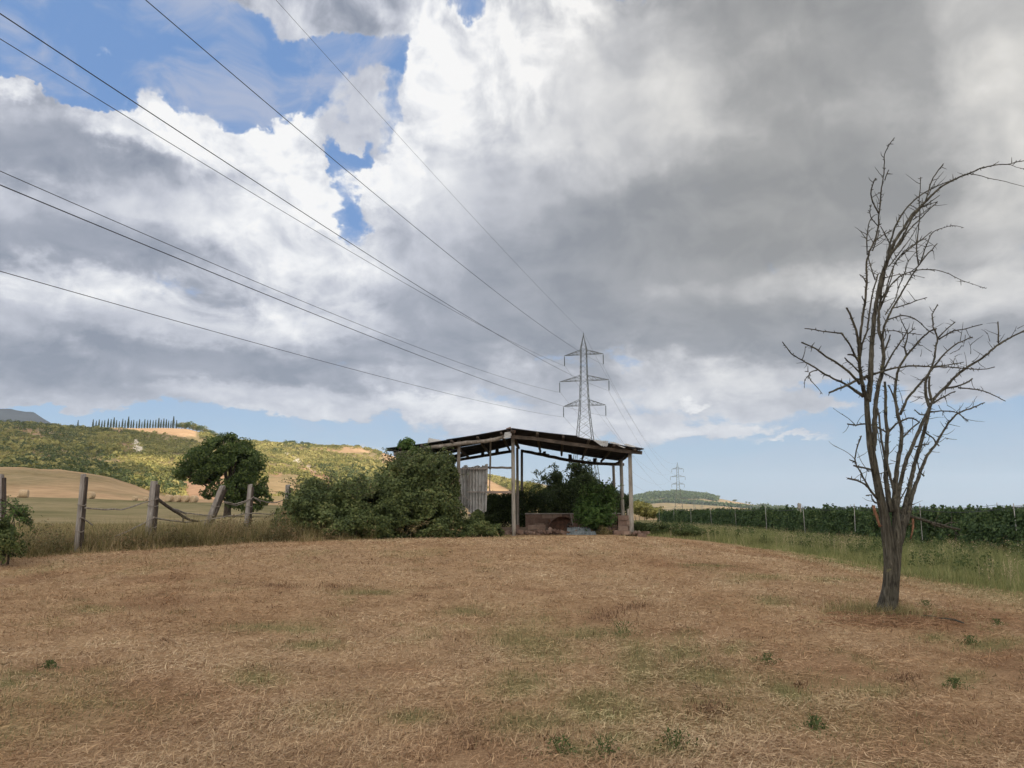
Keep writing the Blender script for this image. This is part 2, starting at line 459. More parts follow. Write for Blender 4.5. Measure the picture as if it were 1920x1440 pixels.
# mown field and everything growing in it: real colours of dry straw, green regrowth and bare red soil
EDGE = [hit(*p) for p in ((1196, 1004), (1290, 1011), (1400, 1024), (1500, 1040), (1600, 1061), (1700, 1080), (1800, 1098), (1920, 1121), (2150, 1165))]
EDGE_X = [p[0] for p in EDGE][::-1]; EDGE_Y = [p[1] for p in EDGE][::-1]
def edge_x(y):                   # right border of the mown field at distance y
    return np.interp(y, EDGE_Y, EDGE_X)
LEDGE = [hit(*p) for p in ((-250, 1085), (0, 1052), (150, 1040), (300, 1030), (480, 1019), (700, 1012), (930, 1009))]
def ledge_y(x):
    return np.interp(x, [p[0] for p in LEDGE], [p[1] for p in LEDGE])
PATCH = [((1000,1200,75,40)),(1185,1235,45,38),(1180,1195,16,14),(1150,1340,80,26),(1265,1230,38,22),(1120,1190,60,16),(1290,1225,60,20),(1200,1260,50,35),(1400,1222,26,12),(1440,1243,12,8),(1120,1320,55,30),(1250,1415,70,18),
         (1000,1365,70,25),(1800,1270,35,14),(1860,1205,40,10),(1740,1198,35,8),(1840,1208,60,10),(590,1215,55,10),(10,1283,26,8),(60,1265,45,6),(520,1180,80,9),(180,1140,50,6),(800,1350,50,14),(1480,1300,30,14),
         (1420,1088,50,7),(1560,1087,45,6),(1330,1067,40,5),(880,1148,50,8),(690,1110,60,7),(960,1290,60,30),(1440,1130,40,10),(1650,1295,60,14),(1310,1270,80,24),(490,1270,50,16),(1085,1415,40,16),(1180,1390,50,14)]
SOIL = [(530,1100,35,5),(800,1101,40,4),(640,1103,18,4),(790,1121,14,4),(1140,1155,35,12),(1190,1135,40,6),(1680,1165,70,9),(1800,1180,90,9),(1330,1335,60,22),(1700,1400,200,60),(1560,1260,160,30),(300,1320,160,50),(150,1260,120,18),(1870,1220,90,16),(1000,1110,60,5),(1300,1190,100,14),(760,1260,70,12)]
def patch_w(px, py, table):
    w = np.zeros_like(px)
    for (a, b, c, d) in table:
        w = np.maximum(w, np.exp(-(((px - a) / c) ** 2 + ((py - b) / d) ** 2)))
    return w
def proj(x, y, z):
    c, s = math.cos(PITCH), math.sin(PITCH)
    zz = z - EYE
    f = y * c + zz * s; u = zz * c - y * s
    f = np.maximum(f, .3)
    return 960 + F * x / f, 720 - F * u / f
def field_cover(x, y, z):
    """share of green regrowth and of bare soil at places of the field"""
    px, py = proj(x, y, z)
    jx = fbm(x * .8, y * .8, 3) * 45; jy = fbm(x * .8 + 9, y * .8 + 4, 3) * 14
    g = patch_w(px + jx, py + jy, PATCH) * (y > 2)
    s = patch_w(px + jx, py + jy, SOIL) * (y > 2)
    g = np.clip(g * .95 + .32 * sstep(fbm(x * .42 + 31, y * .3 + 8, 4), .30, .62) + .35 * sstep(fbm(x * 1.9 + 3, y * 1.9 + 18, 3), .35, .6), 0, 1)
    s = np.clip(s * .8 + .6 * sstep(fbm(x * .55 + 71, y * .4 + 2, 4), .22, .55), 0, 1)
    # strip of short green by the edge
    dx = edge_x(y) - x
    g = np.maximum(g, .75 * sstep(-dx, -2.2, .2) * (y > 8))
    g = np.maximum(g, .9 * (y > ledge_y(x) + .5) * (x < 0))
    return g, s

def ground_mesh():
    # fine near, coarser away; polar sheet in front, whole disc behind
    th = np.concatenate([np.linspace(-180, -42, 60, endpoint=False), np.linspace(-42, 42, 420, endpoint=False), np.linspace(42, 180, 60, endpoint=True)])
    rr = np.concatenate([[.05, 1, 2, 3], np.geomspace(4, 62, 230), np.geomspace(64, 1150, 330)[1:], np.geomspace(1180, 3600, 90), [5000, 7000, 9100]])
    A, Q = np.meshgrid(np.radians(th), rr)
    X, Y = Q * np.sin(A), Q * np.cos(A)
    Z = terrain(X.ravel(), Y.ravel()).reshape(X.shape)
    Z -= np.where(Q > 9000, (Q - 9000) * .002, 0)
    nr, nt = X.shape
    # small lumps under the straw
    fine = (Q < 40)
    Z = Z + np.where(fine, .018 * fbm(X * 2.2, Y * 2.2, 4) * sstep(Q, 2, 6), 0)
    idx = np.arange(nr * nt).reshape(nr, nt)
    q = np.stack([idx[:-1, :-1], idx[:-1, 1:], idx[1:, 1:], idx[1:, :-1]], -1).reshape(-1, 4)[:, ::-1]
    V = np.stack([X.ravel(), Y.ravel(), Z.ravel()], -1)
    rad = Q.ravel(); x, y, z = V.T
    px, py = proj(x, y, z)
    g, s = field_cover(x, y, z)
    # land cover beyond the fence: R wheat stubble, G green, B pale marl, by fields
    wheat = np.zeros(len(x)); green = np.zeros(len(x)); marl = np.zeros(len(x)); red = np.zeros(len(x))
    jx = fbm(x * .02, y * .02, 4) * 14; jy = fbm(x * .02 + 40, y * .02, 4) * 5
    PX, PY = px + jx, py + jy
    def region(r0, r1, a, b, c, d): return (rad > r0) & (rad < r1) & (PX > a) & (PX < b) & (PY > c) & (PY < d)
    nearf = (rad > 40) & (rad < 175); green[nearf] = np.clip(.38 + .9 * fbm(x[nearf] * .06, y[nearf] * .05, 4), .05, 1)
    m = (rad > 165) & (rad < 340); wheat[m] = np.clip(.62 + .9 * fbm(px[m] * .006, rad[m] * .03, 4), 0, 1); green[m] = .35
    m = (rad > 159) & (rad < 171); wheat[m] = .9; green[m] = 0
    m = rad >= 340; green[m] = np.clip(.55 + .9 * fbm(x[m] * .02, y[m] * .02, 4), 0, 1); wheat[m] = .22
    m = region(345, 470, 330, 425, 850, 960); red[m] = .9
    m = region(640, 965, 215, 372, 797, 818) & (PY < 800 + (PX - 200) * .13); wheat[m] = 1; green[m] = 0
    m = region(300, 800, 345, 420, 868, 935); red[m] = .85; green[m] = 0
    m = region(600, 1000, 600, 735, 828, 848) & (fbm(x * .012, y * .012, 3) > -.1); wheat[m] = .9; green[m] = .1
    m = region(500, 1000, 715, 760, 846, 870); wheat[m] = .8; red[m] = .3; green[m] = 0
    m = region(500, 1000, 905, 960, 893, 940) & (py > 880 + (px - 905) * .5 + 14); wheat[m] = .9; green[m] = 0
    m = region(300, 900, 500, 560, 895, 925); wheat[m] = .45
    # scars of bare marl down the gullies
    def scar(x0, y0, x1, y1, w, arr, v):
        t = np.clip(((px - x0) * (x1 - x0) + (py - y0) * (y1 - y0)) / ((x1 - x0) ** 2 + (y1 - y0) ** 2), 0, 1)
        dd = np.hypot((px - x0 - t * (x1 - x0)), (py - y0 - t * (y1 - y0)) * 1.2) + fbm(x * .03, y * .03, 3) * w * .8
        k = (1 - sstep(dd, w * .5, w * (1 + t * .8))) * (rad > 345) * (rad < 1000) * v
        np.maximum(arr, k, out=arr)
    scar(531, 848, 560, 866, 5, marl, 1); scar(555, 866, 612, 902, 10, red, .95); scar(540, 856, 600, 885, 4, marl, .5)
    scar(252, 826, 262, 842, 9, marl, 1); scar(225, 836, 248, 840, 10, red, .7); scar(240, 806, 250, 818, 4, marl, .6); scar(190, 802, 225, 808, 8, red, .5)
    scar(30, 800, 80, 820, 7, red, .6); scar(65, 850, 85, 860, 10, red, .6); scar(0, 862, 60, 872, 4, red, .5); scar(230, 868, 262, 882, 8, red, .35); scar(500, 880, 520, 890, 5, red, .6)
    far = rad > 1500
    green[far] = .9; m = far & (fbm(px * .03, PY * .25, 4) > .16) & (px > 1225); wheat[m] = .4; m = far & (px > 1350) & (py > 938) & (px < 1460); wheat[m] = np.maximum(wheat[m], .55)
    attr = {'field': np.stack([g * (rad < 60), s * (rad < 60), sstep(rad, 44, 62)], -1), 'cover': np.stack([wheat, green, marl], -1), 'red_soil': red}
    m, t, b = new_mat('land')
    tc = N(t, 'ShaderNodeTexCoord'); O = tc.outputs['Object']
    A1 = N(t, 'ShaderNodeAttribute', attribute_name='field'); A2 = N(t, 'ShaderNodeAttribute', attribute_name='cover'); A3 = N(t, 'ShaderNodeAttribute', attribute_name='red_soil')
    s1 = N(t, 'ShaderNodeSeparateXYZ'); t.links.new(A1.outputs['Vector'], s1.inputs[0])
    s2 = N(t, 'ShaderNodeSeparateXYZ'); t.links.new(A2.outputs['Vector'], s2.inputs[0])
    nf = noise(t, O, 26, 8, .72, .6).outputs['Fac']
    # short fibres lying every way
    fib = noise(t, vmath(t, 'MULTIPLY', O, (90, 16, 20)), 1.0, 3, .6, 1.2).outputs['Fac']
    fib2 = noise(t, vmath(t, 'MULTIPLY', O, (17, 80, 20)), 1.0, 3, .6, 1.2).outputs['Fac']
    fibm = mathn(t, 'MAXIMUM', fib, fib2)
    med = noise(t, O, 1.3, 5, .6).outputs['Fac']
    mix1 = mathn(t, 'ADD', mathn(t, 'MULTIPLY', fibm, .6), mathn(t, 'ADD', mathn(t, 'MULTIPLY', nf, .25), mathn(t, 'MULTIPLY', med, .25)))
    straw = ramp(t, mix1, STRAW)
    soilc = ramp(t, mix1, [(.4, (.075, .04, .022)), (.62, (.20, .105, .06)), (.75, (.34, .21, .125))])
    grn = ramp(t, mix1, [(.42, (.05, .055, .02)), (.6, (.14, .155, .055)), (.75, (.27, .25, .11))])
    c = mixc(t, mathn(t, 'MULTIPLY', s1.outputs[1], .7), straw, soilc)
    c = mixc(t, mathn(t, 'MULTIPLY', s1.outputs[0], .6), c, grn)
    # beyond the fence
    n3 = noise(t, O, .035, 6, .6).outputs['Fac']; n4 = noise(t, O, .35, 5, .65).outputs['Fac']
    n34 = mathn(t, 'ADD', mathn(t, 'MULTIPLY', n3, .5), mathn(t, 'MULTIPLY', n4, .5))
    meadow = ramp(t, n34, [(.35, (.14, .13, .06)), (.5, (.27, .22, .12)), (.65, (.36, .27, .16))])
    greenf = ramp(t, n34, [(.35, (.085, .085, .034)), (.5, (.145, .135, .058)), (.65, (.22, .19, .095))])
    wheatf = ramp(t, n34, [(.35, (.34, .21, .115)), (.65, (.56, .385, .225))])
    redf = ramp(t, n34, [(.35, (.30, .17, .10)), (.65, (.48, .30, .19))])
    marlf = ramp(t, n34, [(.35, (.50, .43, .32)), (.65, (.72, .65, .52))])
    f = mixc(t, mathn(t, 'MULTIPLY', s2.outputs[1], 1.0), meadow, greenf)
    f = mixc(t, s2.outputs[0], f, wheatf)
    f = mixc(t, A3.outputs['Fac'], f, redf)
    f = mixc(t, s2.outputs[2], f, marlf)
    c = mixc(t, s1.outputs[2], c, f)
    t.links.new(c, b.inputs['Base Color'])
    b.inputs['Roughness'].default_value = 1.0; b.inputs['Specular IOR Level'].default_value = .05
    bump(t, b, mathn(t, 'ADD', fibm, mathn(t, 'MULTIPLY', nf, .8)), .7, .03)
    o = mesh_np('ground', V, q, m, smooth=True, attr=attr)
    tag(o, kind='structure')
    return o
STRAW = [(.42, (.15, .088, .047)), (.56, (.35, .23, .13)), (.66, (.49, .345, .205)), (.78, (.64, .48, .31))]
ground = ground_mesh()

# far blue ridges that stand behind everything
def ridge(name, r, pts, depth, mat):
    px = np.linspace(pts[0][0], pts[-1][0], 260)
    f = prof(pts); rows = []
    for (dr, k) in ((-depth, 0), (-depth * .6, .45), (-depth * .25, .85), (0, 1), (depth * .5, .5), (depth, 0)):
        rr = r + dr
        az = np.arctan((px - 960) / F / 1.0135)
        zc = np.array([at_r(p, q_, r)[2] for p, q_ in zip(px, f(px))])
        z = zc * k + (fbm(px * .02 + dr, px * .0 + dr, 5) * .03 * zc * (0 if k == 0 else 1)) - (60 if k == 0 else 0)
        rows.append(np.stack([rr * np.sin(az), rr * np.cos(az), z], -1))
    V = np.concatenate(rows); n = len(px)
    idx = np.arange(len(V)).reshape(len(rows), n)
    q = np.stack([idx[:-1, :-1], idx[:-1, 1:], idx[1:, 1:], idx[1:, :-1]], -1).reshape(-1, 4)[:, ::-1]
    o = mesh_np(name, V, q, mat, smooth=True)
    return tag(o, kind='structure')
mh, th_, bh = new_mat('far_woods')  # dark blue base colour carries the haze and lack of sun on the ridges
tc_ = N(th_, 'ShaderNodeTexCoord')
th_.links.new(ramp(th_, noise(th_, tc_.outputs['Object'], .004, 7, .65).outputs['Fac'], [(.35, (.015, .022, .03)), (.55, (.025, .034, .042)), (.7, (.045, .05, .055))]), bh.inputs['Base Color'])
ridge('mountain', 3300, [(-700,785),(-300,768),(-100,762),(0,764),(20,766),(45,771),(62,780),(100,800),(220,850),(400,900)], 700, mh)
ridge('mountains', 8200, [(1250,968),(1420,961),(1560,958),(1650,957),(1740,955),(1800,954),(1860,951),(1900,948),(1960,944),(2100,940),(2500,944),(3000,952),(3600,962)], 900, mh)

# ------------------------------------------------------------------ unseen cloud towards the sun, outlined to shade the near land
def shade_cloud():
    m, t, b = new_mat('cloud_white')
    b.inputs['Base Color'].default_value = (.9, .9, .92, 1); b.inputs['Roughness'].default_value = 1
    ALT = 620.0
    vs, fs = [], []
    off = np.array(SUN_DIR) * (ALT / SUN_DIR.z)
    lumps = CLOUD_LUMPS
    import itertools
    for li, (cx, cy, cz, rx, ry) in enumerate(lumps):   # centre of the shade on the land, and its half widths
        nu, nv = 48, 24
        c = np.array([cx, cy, cz]) + np.array(SUN_DIR) * ((ALT - cz) / SUN_DIR.z)
        b0 = len(vs)
        for j in range(nv + 1):
            ph = math.pi * j / nv
            for i in range(nu):
                a = 2 * math.pi * i / nu
                k = 1 + .10 * float(fbm(np.array([math.cos(a) * 1.5 + li * 7 + 20]), np.array([math.sin(a) * 1.5 + math.cos(ph) * 2 + 20]), 4)[0]) * 2
                sx, sz = math.sin(ph), math.cos(ph)
                z = (70 if sz > 0 else 25) * sz * k
                vs.append((c[0] + rx * sx * math.cos(a) * k, c[1] + ry * sx * math.sin(a) * k, c[2] + z))
        for j in range(nv):
            for i in range(nu):
                fs.append((b0 + j * nu + i, b0 + (j + 1) * nu + i, b0 + (j + 1) * nu + (i + 1) % nu, b0 + j * nu + (i + 1) % nu))
    o = mesh_np('cloud', vs, fs, m, smooth=True)
    tag(o, kind='structure')
CLOUD_LUMPS = [(20, 60, 0, 400, 265), (-210, 150, 5, 200, 190), (-560, 560, 50, 300, 290), (-330, 330, 20, 150, 170)]
shade_cloud()

# ------------------------------------------------------------------ foliage
def leaves(P, Nn, size, aspect=.55, fold=.25, seed=0, spread=.8, droop=0.0):
    """a folded four cornered leaf at every point: P (n,3), Nn (n,3) outward, size (n,)"""
    g = np.random.default_rng(seed); n = len(P)
    nn = Nn + g.normal(0, spread, (n, 3)); nn /= np.linalg.norm(nn, axis=1, keepdims=True) + 1e-9
    a = g.normal(0, 1, (n, 3)); a[:, 2] -= droop
    a -= nn * (a * nn).sum(1, keepdims=True); a /= np.linalg.norm(a, axis=1, keepdims=True) + 1e-9
    b = np.cross(nn, a)
    L = np.asarray(size)[:, None] * g.uniform(.65, 1.3, (n, 1))
    w = L * aspect * .5
    v0 = P - a * L * .5; v2 = P + a * L * .5
    v1 = P + b * w + nn * L * fold * .5; v3 = P - b * w + nn * L * fold * .5
    V = np.stack([v0, v1, v2, v3], 1).reshape(-1, 3)
    i = np.arange(n) * 4
    Fc = np.concatenate([np.stack([i, i + 1, i + 2], -1), np.stack([i, i + 2, i + 3], -1)])
    return V, Fc
def shell(centers, radii, n, seed, inner=.55, flat=None, noise_amp=.25, nf=1.3):
    """points in the outer part of a union of lumpy ellipsoids"""
    g = np.random.default_rng(seed)
    centers = np.array(centers, float); radii = np.array(radii, float)
    if radii.ndim == 1: radii = np.stack([radii] * 3, -1)
    vol = (radii[:, 0] * radii[:, 1] * radii[:, 2]) ** .7
    k = g.choice(len(centers), n, p=vol / vol.sum())
    d = g.normal(0, 1, (n, 3)); d /= np.linalg.norm(d, axis=1, keepdims=True)
    q = (inner ** 3 + (1 - inner ** 3) * g.random(n)) ** (1 / 3)
    lump = 1 + noise_amp * fbm(d[:, 0] * nf + k * 3.7 + 40, d[:, 2] * nf + d[:, 1] * nf + 40, 4) * 2
    P = centers[k] + d * radii[k] * (q * lump)[:, None]
    return P, d
def clumped(P, d, seed, keep=.62, freq=1.2):
    """knock holes in the cloud of leaves so that light shows through"""
    f = fbm(P[:, 0] * freq + 30 + P[:, 1] * freq * .7, P[:, 2] * freq * 1.3 + 60 + P[:, 1] * freq * .4, 3)
    m = f > np.quantile(f, 1 - keep)
    return P[m], d[m]
def merge(parts):
    V, Fc, b = [], [], 0
    for v, f in parts: V.append(v); Fc.append(f + b); b += len(v)
    return np.concatenate(V), np.concatenate(Fc)
def blades(x, y, z, h, w, lean, seed, curve=.5, azim=None, segs=2):
    """grass blades rooted at x,y,z: height h, width w, lean (share of the height)"""
    g = np.random.default_rng(seed); n = len(x)
    a = g.uniform(0, 2 * math.pi, n) if azim is None else azim
    dx, dy = np.cos(a), np.sin(a)
    side = np.stack([-dy, dx, np.zeros(n)], -1)
    B = np.stack([x, y, z], -1)
    rows = []
    for s in range(segs + 1):
        t = s / segs
        off = lean * h * (t ** (1 + curve))
        c = B + np.stack([dx * off, dy * off, h * t * np.sqrt(np.clip(1 - (lean * t) ** 2 * .5, .1, 1))], -1)
        ww = (w * (1 - t) ** .7)[:, None] if s < segs else (w * 0)[:, None]
        rows.append((c - side * ww / 2, c + side * ww / 2))
    if segs == 2:
        V = np.stack([rows[0][0], rows[0][1], rows[1][1], rows[1][0], rows[2][0]], 1).reshape(-1, 3)
        i = np.arange(n) * 5
        Fc = np.concatenate([np.stack([i, i + 1, i + 2], -1), np.stack([i, i + 2, i + 3], -1), np.stack([i + 3, i + 2, i + 4], -1)])
    else:
        V = np.stack([rows[0][0], rows[0][1], rows[1][0]], 1).reshape(-1, 3)
        i = np.arange(n) * 3
        Fc = np.stack([i, i + 1, i + 2], -1)
    return V, Fc

M_oak = leaf_mat('oak_leaf', [(0, (.034, .058, .018)), (.45, (.078, .122, .034)), (.8, (.145, .195, .06)), (1, (.23, .26, .085))], .4)
M_bramble = leaf_mat('bramble_leaf', [(0, (.028, .045, .016)), (.4, (.078, .108, .036)), (.75, (.155, .19, .066)), (.92, (.25, .25, .10)), (1, (.40, .29, .14))], .25, .55, 1.6, .45)
M_dark = leaf_mat('elm_leaf', [(0, (.022, .036, .014)), (.5, (.045, .070, .024)), (.9, (.085, .115, .038)), (1, (.15, .16, .06))], .35)
M_fresh = leaf_mat('fig_leaf', [(0, (.045, .09, .025)), (.5, (.09, .16, .042)), (1, (.18, .26, .08))], .4)
M_vine = leaf_mat('vine_leaf', [(0, (.026, .052, .02)), (.5, (.06, .105, .036)), (.85, (.12, .175, .062)), (1, (.21, .26, .11))], .3)
M_cyp = leaf_mat('cypress_leaf', [(0, (.016, .026, .012)), (1, (.045, .062, .025))], .1)
M_scrub = leaf_mat('scrub_leaf', [(0, (.085, .105, .032)), (.3, (.20, .205, .062)), (.65, (.36, .33, .11)), (1, (.52, .45, .19))], .28, .7, .022, .55)
M_wood = leaf_mat('wood_leaf', [(0, (.05, .075, .024)), (.5, (.095, .125, .04)), (1, (.18, .20, .07))], .3)
M_bark = wood_mat('bark', (.035, .028, .022), (.085, .068, .052), (.16, .135, .105), 1.2, (10, 10, 2))
M_grey = wood_mat('weathered_wood', (.10, .085, .075), (.26, .235, .215), (.44, .41, .38), 1.0, (11, 11, .9), .9)
M_greyd = wood_mat('dark_wood', (.022, .018, .015), (.07, .055, .045), (.16, .135, .115), 1.0, (12, 12, 1.0), .8)
M_pole = wood_mat('round_pole', (.11, .095, .08), (.24, .21, .18), (.38, .35, .31), 1.0, (9, 9, .8), .5)

# ------------------------------------------------------------------ scrub on the hills (nobody could count it)
def hill_scrub():
    g = np.random.default_rng(5)
    n = 95000
    az = g.uniform(math.atan((-260 - 960) / F), math.atan((1090 - 960) / F), n)
    r = np.sqrt(g.uniform(352 ** 2, 985 ** 2, n))
    x, y = r * np.sin(az), r * np.cos(az)
    z = terrain(x, y)
    px, py = proj(x, y, z)
    dens = .50 + 1.1 * fbm(x * .018 + 11, y * .018 + 5, 4)
    keep = g.random(n) < dens
    bare = ((px > 210) & (px < 375) & (py < 802 + (px - 200) * .13) & (py < 822)) | ((px > 345) & (px < 425) & (py > 868)) | ((px > 500) & (px < 560) & (py > 892) & (py < 925))
    bare |= ((px > 640) & (px < 735) & (py < 848) & (g.random(n) < .75)) | ((px > 715) & (px < 762) & (py > 846) & (py < 872))
    bare |= (px > 905) & (px < 965) & (py > 880 + (px - 905) * .5 + 14)
    def near_line(x0, y0, x1, y1, w):
        t = np.clip(((px - x0) * (x1 - x0) + (py - y0) * (y1 - y0)) / ((x1 - x0) ** 2 + (y1 - y0) ** 2), 0, 1)
        return np.hypot(px - x0 - t * (x1 - x0), (py - y0 - t * (y1 - y0)) * 1.2) < w * (.5 + .6 * t)
    for q in ((531, 848, 560, 866, 4.5), (555, 866, 612, 902, 9), (252, 826, 262, 842, 9), (225, 836, 248, 840, 9), (30, 800, 80, 820, 6), (65, 850, 85, 860, 9), (190, 802, 225, 808, 6)):
        bare |= near_line(*q) & (g.random(n) < .85)
    keep &= ~bare
    keep &= ~((px > 130) & (px < 345) & (r > 925))
    x, y, z, r = x[keep], y[keep], z[keep], r[keep]
    px = px[keep]
    n = len(x)
    s = g.uniform(.8, 2.3, n) * (1 + .9 * (g.random(n) < .05))
    s *= 1 - .45 * sstep(r, 905, 960)
    s *= 1 + .35 * sstep(fbm(x * .012 + 3, y * .012 + 8, 3), .05, .4)
    lv = 16
    P = np.repeat(np.stack([x, y, z + s * .42], -1), lv, 0)
    d = g.normal(0, 1, (n * lv, 3)); d /= np.linalg.norm(d, axis=1, keepdims=True); d[:, 2] = np.abs(d[:, 2]) * 1.0 - .12
    S = np.repeat(s, lv)
    P = P + d * (S * .85 * g.uniform(.6, 1.1, n * lv))[:, None] * np.array([1, 1, .72])
    V, Fc = leaves(P, d * 2.2, S * .52, .85, .3, 7, .45)
    # darker trees along the foot of the hill and down its folds
    m_ = 9000
    az = g.uniform(math.atan((-260 - 960) / F), math.atan((900 - 960) / F), m_); r3 = np.sqrt(g.uniform(345 ** 2, 930 ** 2, m_))
    x3, y3 = r3 * np.sin(az), r3 * np.cos(az); z3 = terrain(x3, y3); p3, q3 = proj(x3, y3, z3)
    f3 = fbm(az * 11 + .0012 * r3, r3 * .0016 + 3.3, 3)
    kk = ((r3 < 440) & (p3 < 345) & (g.random(m_) < .6)) | ((f3 < -.22) & (g.random(m_) < .3)) | ((p3 > 590) & (p3 < 720) & (r3 < 640) & (g.random(m_) < .45))
    kk &= ~((p3 > 345) & (p3 < 430) & (q3 > 868)) & ~((p3 > 500) & (p3 < 620) & (q3 > 850) & (p3 < 560 + (q3 - 850) * 1.2)) & ~((p3 > 210) & (p3 < 375) & (q3 < 830)) & (p3 < 905)
    x3, y3, z3 = x3[kk], y3[kk], z3[kk]; m_ = len(x3); s3 = g.uniform(1.6, 3.4, m_)
    d3 = g.normal(0, 1, (m_ * 26, 3)); d3 /= np.linalg.norm(d3, axis=1, keepdims=True); d3[:, 2] = np.abs(d3[:, 2]) - .15; S3 = np.repeat(s3, 26)
    P3_ = np.repeat(np.stack([x3, y3, z3 + s3 * .6], -1), 26, 0) + d3 * (S3 * g.uniform(.6, 1.1, len(S3)))[:, None]
    V3, F3 = leaves(P3_, d3 * 2.2, S3 * .42, .85, .3, 9, .5)
    tag(mesh_np('hill_woods', V3, F3, M_wood), 'darker trees along the foot of the hill and down its folds', 'woods', kind='stuff')
    # darker woods on the far hill
    m_ = 9000
    az = g.uniform(math.atan((1110 - 960) / F), math.atan((1470 - 960) / F), m_); r2 = g.uniform(2150, 2760, m_)
    x2, y2 = r2 * np.sin(az), r2 * np.cos(az); z2 = terrain(x2, y2); p2, q2 = proj(x2, y2, z2)
    kk = (fbm(x2 * .004, y2 * .004 + 3, 4) > -.12 + .25 * (p2 > 1340)) & (z2 > 3)
    x2, y2, z2 = x2[kk], y2[kk], z2[kk]; m_ = len(x2)
    P2 = np.repeat(np.stack([x2, y2, z2 + 3], -1), 10, 0) + g.normal(0, 1, (m_ * 10, 3)) * np.array([6, 6, 2.4])
    V2, F2 = leaves(P2, np.tile([0, 0, 1.], (len(P2), 1)), np.full(len(P2), 7.5), .8, .3, 8, .7)
    tag(mesh_np('far_woods', V2, F2, M_oak), 'dark woods covering the top of the far blue hill', 'woods', kind='stuff')
    o = mesh_np('hillside_scrub', V, Fc, M_scrub)
    tag(o, 'dense green scrub covering the slopes of the hill', 'scrub', kind='stuff')
hill_scrub()

# ------------------------------------------------------------------ trees
def tree(name, label, cat, loc, h, crown, mat, seed, group=None, nleaf=2500, leaf=.3, trunk_r=.2, trunk_h=None, inner=.45, keep=.7, freq=1.2, bark=None, parts=True, limbs=5):
    """crown: list of (x,y,z,rx,ry,rz) in the tree's own metres"""
    rt = empty(name, loc)
    tag(rt, label, cat, group)
    c = [q[:3] for q in crown]; rr_ = [q[3:] for q in crown]
    P, d = shell(c, rr_, nleaf, seed, inner)
    P, d = clumped(P, d, seed, keep, freq)
    V, Fc = leaves(P, d + np.array([0, 0, .35]), np.full(len(P), leaf), .62, .3, seed, .8)
    mesh_np('crown', V, Fc, mat, rt)
    if parts:
        rs = random.Random(seed)
        mb = MB(); th0 = trunk_h or h * .45
        mb.tube([(0, 0, -.4), (rs.uniform(-.05, .05), 0, th0 * .5), (rs.uniform(-.15, .15) * th0 * .3, rs.uniform(-.1, .1), th0)], [trunk_r * 1.3, trunk_r, trunk_r * .75], 9, rough=.08)
        for i in range(limbs):
            q = crown[rs.randrange(len(crown))]
            e = Vector(q[:3]) + Vector((rs.uniform(-.5, .5) * q[3], rs.uniform(-.5, .5) * q[4], rs.uniform(-.2, .5) * q[5]))
            s0 = Vector((0, 0, th0 * rs.uniform(.55, 1)))
            m_ = s0.lerp(e, .5) + Vector((0, 0, .1 * h * rs.uniform(-.3, 1)))
            mb.tube([s0, m_, e], [trunk_r * .5, trunk_r * .33, trunk_r * .12], 6)
        mb.build('trunk', bark or M_bark, rt, True)
    return rt

# big oak behind the fence
ox, oy = at_y(428, 940, 84)[0], 84
oz = gz(ox, oy) - .1
def oak():
    rs = random.Random(4)
    def loc(px, py, dy=0): q = at_y(px, py, oy); return (q[0] - ox, dy, q[2] - oz)
    cr = []
    for (px, py, rx, ry) in ((425, 838, 38, 24), (455, 862, 40, 28), (395, 862, 42, 28), (360, 880, 32, 19), (345, 888, 20, 12), (420, 885, 50, 28), (465, 895, 32, 26), (440, 915, 38, 22), (480, 918, 18, 16), (490, 930, 16, 12),
                             (400, 905, 22, 12), (448, 845, 24, 20), (435, 860, 30, 24), (470, 945, 24, 14), (448, 940, 22, 14), (500, 938, 12, 10), (388, 925, 13, 10), (432, 822, 16, 9), (380, 900, 26, 9), (455, 935, 26, 14), (410, 850, 26, 20), (478, 872, 18, 14), (375, 862, 18, 12)):
        k = oy / F
        for dd in (-1, 1):
            l = loc(px, py, dd * rx * k * .45 + rs.uniform(-.4, .4))
            cr.append((*l, rx * k * .98, rx * k * .85, ry * k * .98))
    t = tree('oak_tree', 'broad dark green oak standing behind the leaning fence posts', 'tree', (ox, oy, oz), 8, cr, M_oak, 3, None, 56000, .27, .34, 2.6, .45, .74, 1.1, limbs=14)
oak()

# cypress avenue on the crest
CY = [(165,14),(171,12),(176.5,14),(182,12),(187,13),(193.5,15),(199,14),(204.5,17),(209.5,13),(215,11),(221,15),(226,13),(232,19),(237.5,13),(242,14),(248,12),(253,15),(258,11),(263,15),(268.5,14),(273.5,14),(279,13),(284,14),(289.5,17),(294,14),(299,16),(304,15),(308.5,13),(313,12),(317.5,20),(323.5,14)]
def cyp_mesh(seed):
    g = np.random.default_rng(seed)
    n = 420
    t = g.random(n) ** .8
    rad = .105 * np.sin(np.pi * np.clip(t * .92 + .08, 0, 1)) ** .6 * (1 - t * .72)
    a = g.uniform(0, 2 * np.pi, n)
    P = np.stack([rad * np.cos(a), rad * np.sin(a), t * .97], -1); d = np.stack([np.cos(a), np.sin(a), np.full(n, .3)], -1)
    return leaves(P, d * 1.5, np.full(n, .085), .55, .2, seed, .4)
CYM = []
for k in range(3):
    V, Fc = cyp_mesh(40 + k)
    me = mesh_np('crown', V, Fc, M_cyp); CYM.append(me.data); bpy.data.objects.remove(me)
mb = MB(); mb.tube([(0, 0, -.03), (0, 0, .3)], [.02, .012], 6)
tm = mb.build('trunk', M_bark); TRM = tm.data; bpy.data.objects.remove(tm)
def crest_at(px, r): q = at_r(px, 900, r); x, y = float(q[0]), float(q[1]); return x, y, gz(x, y)
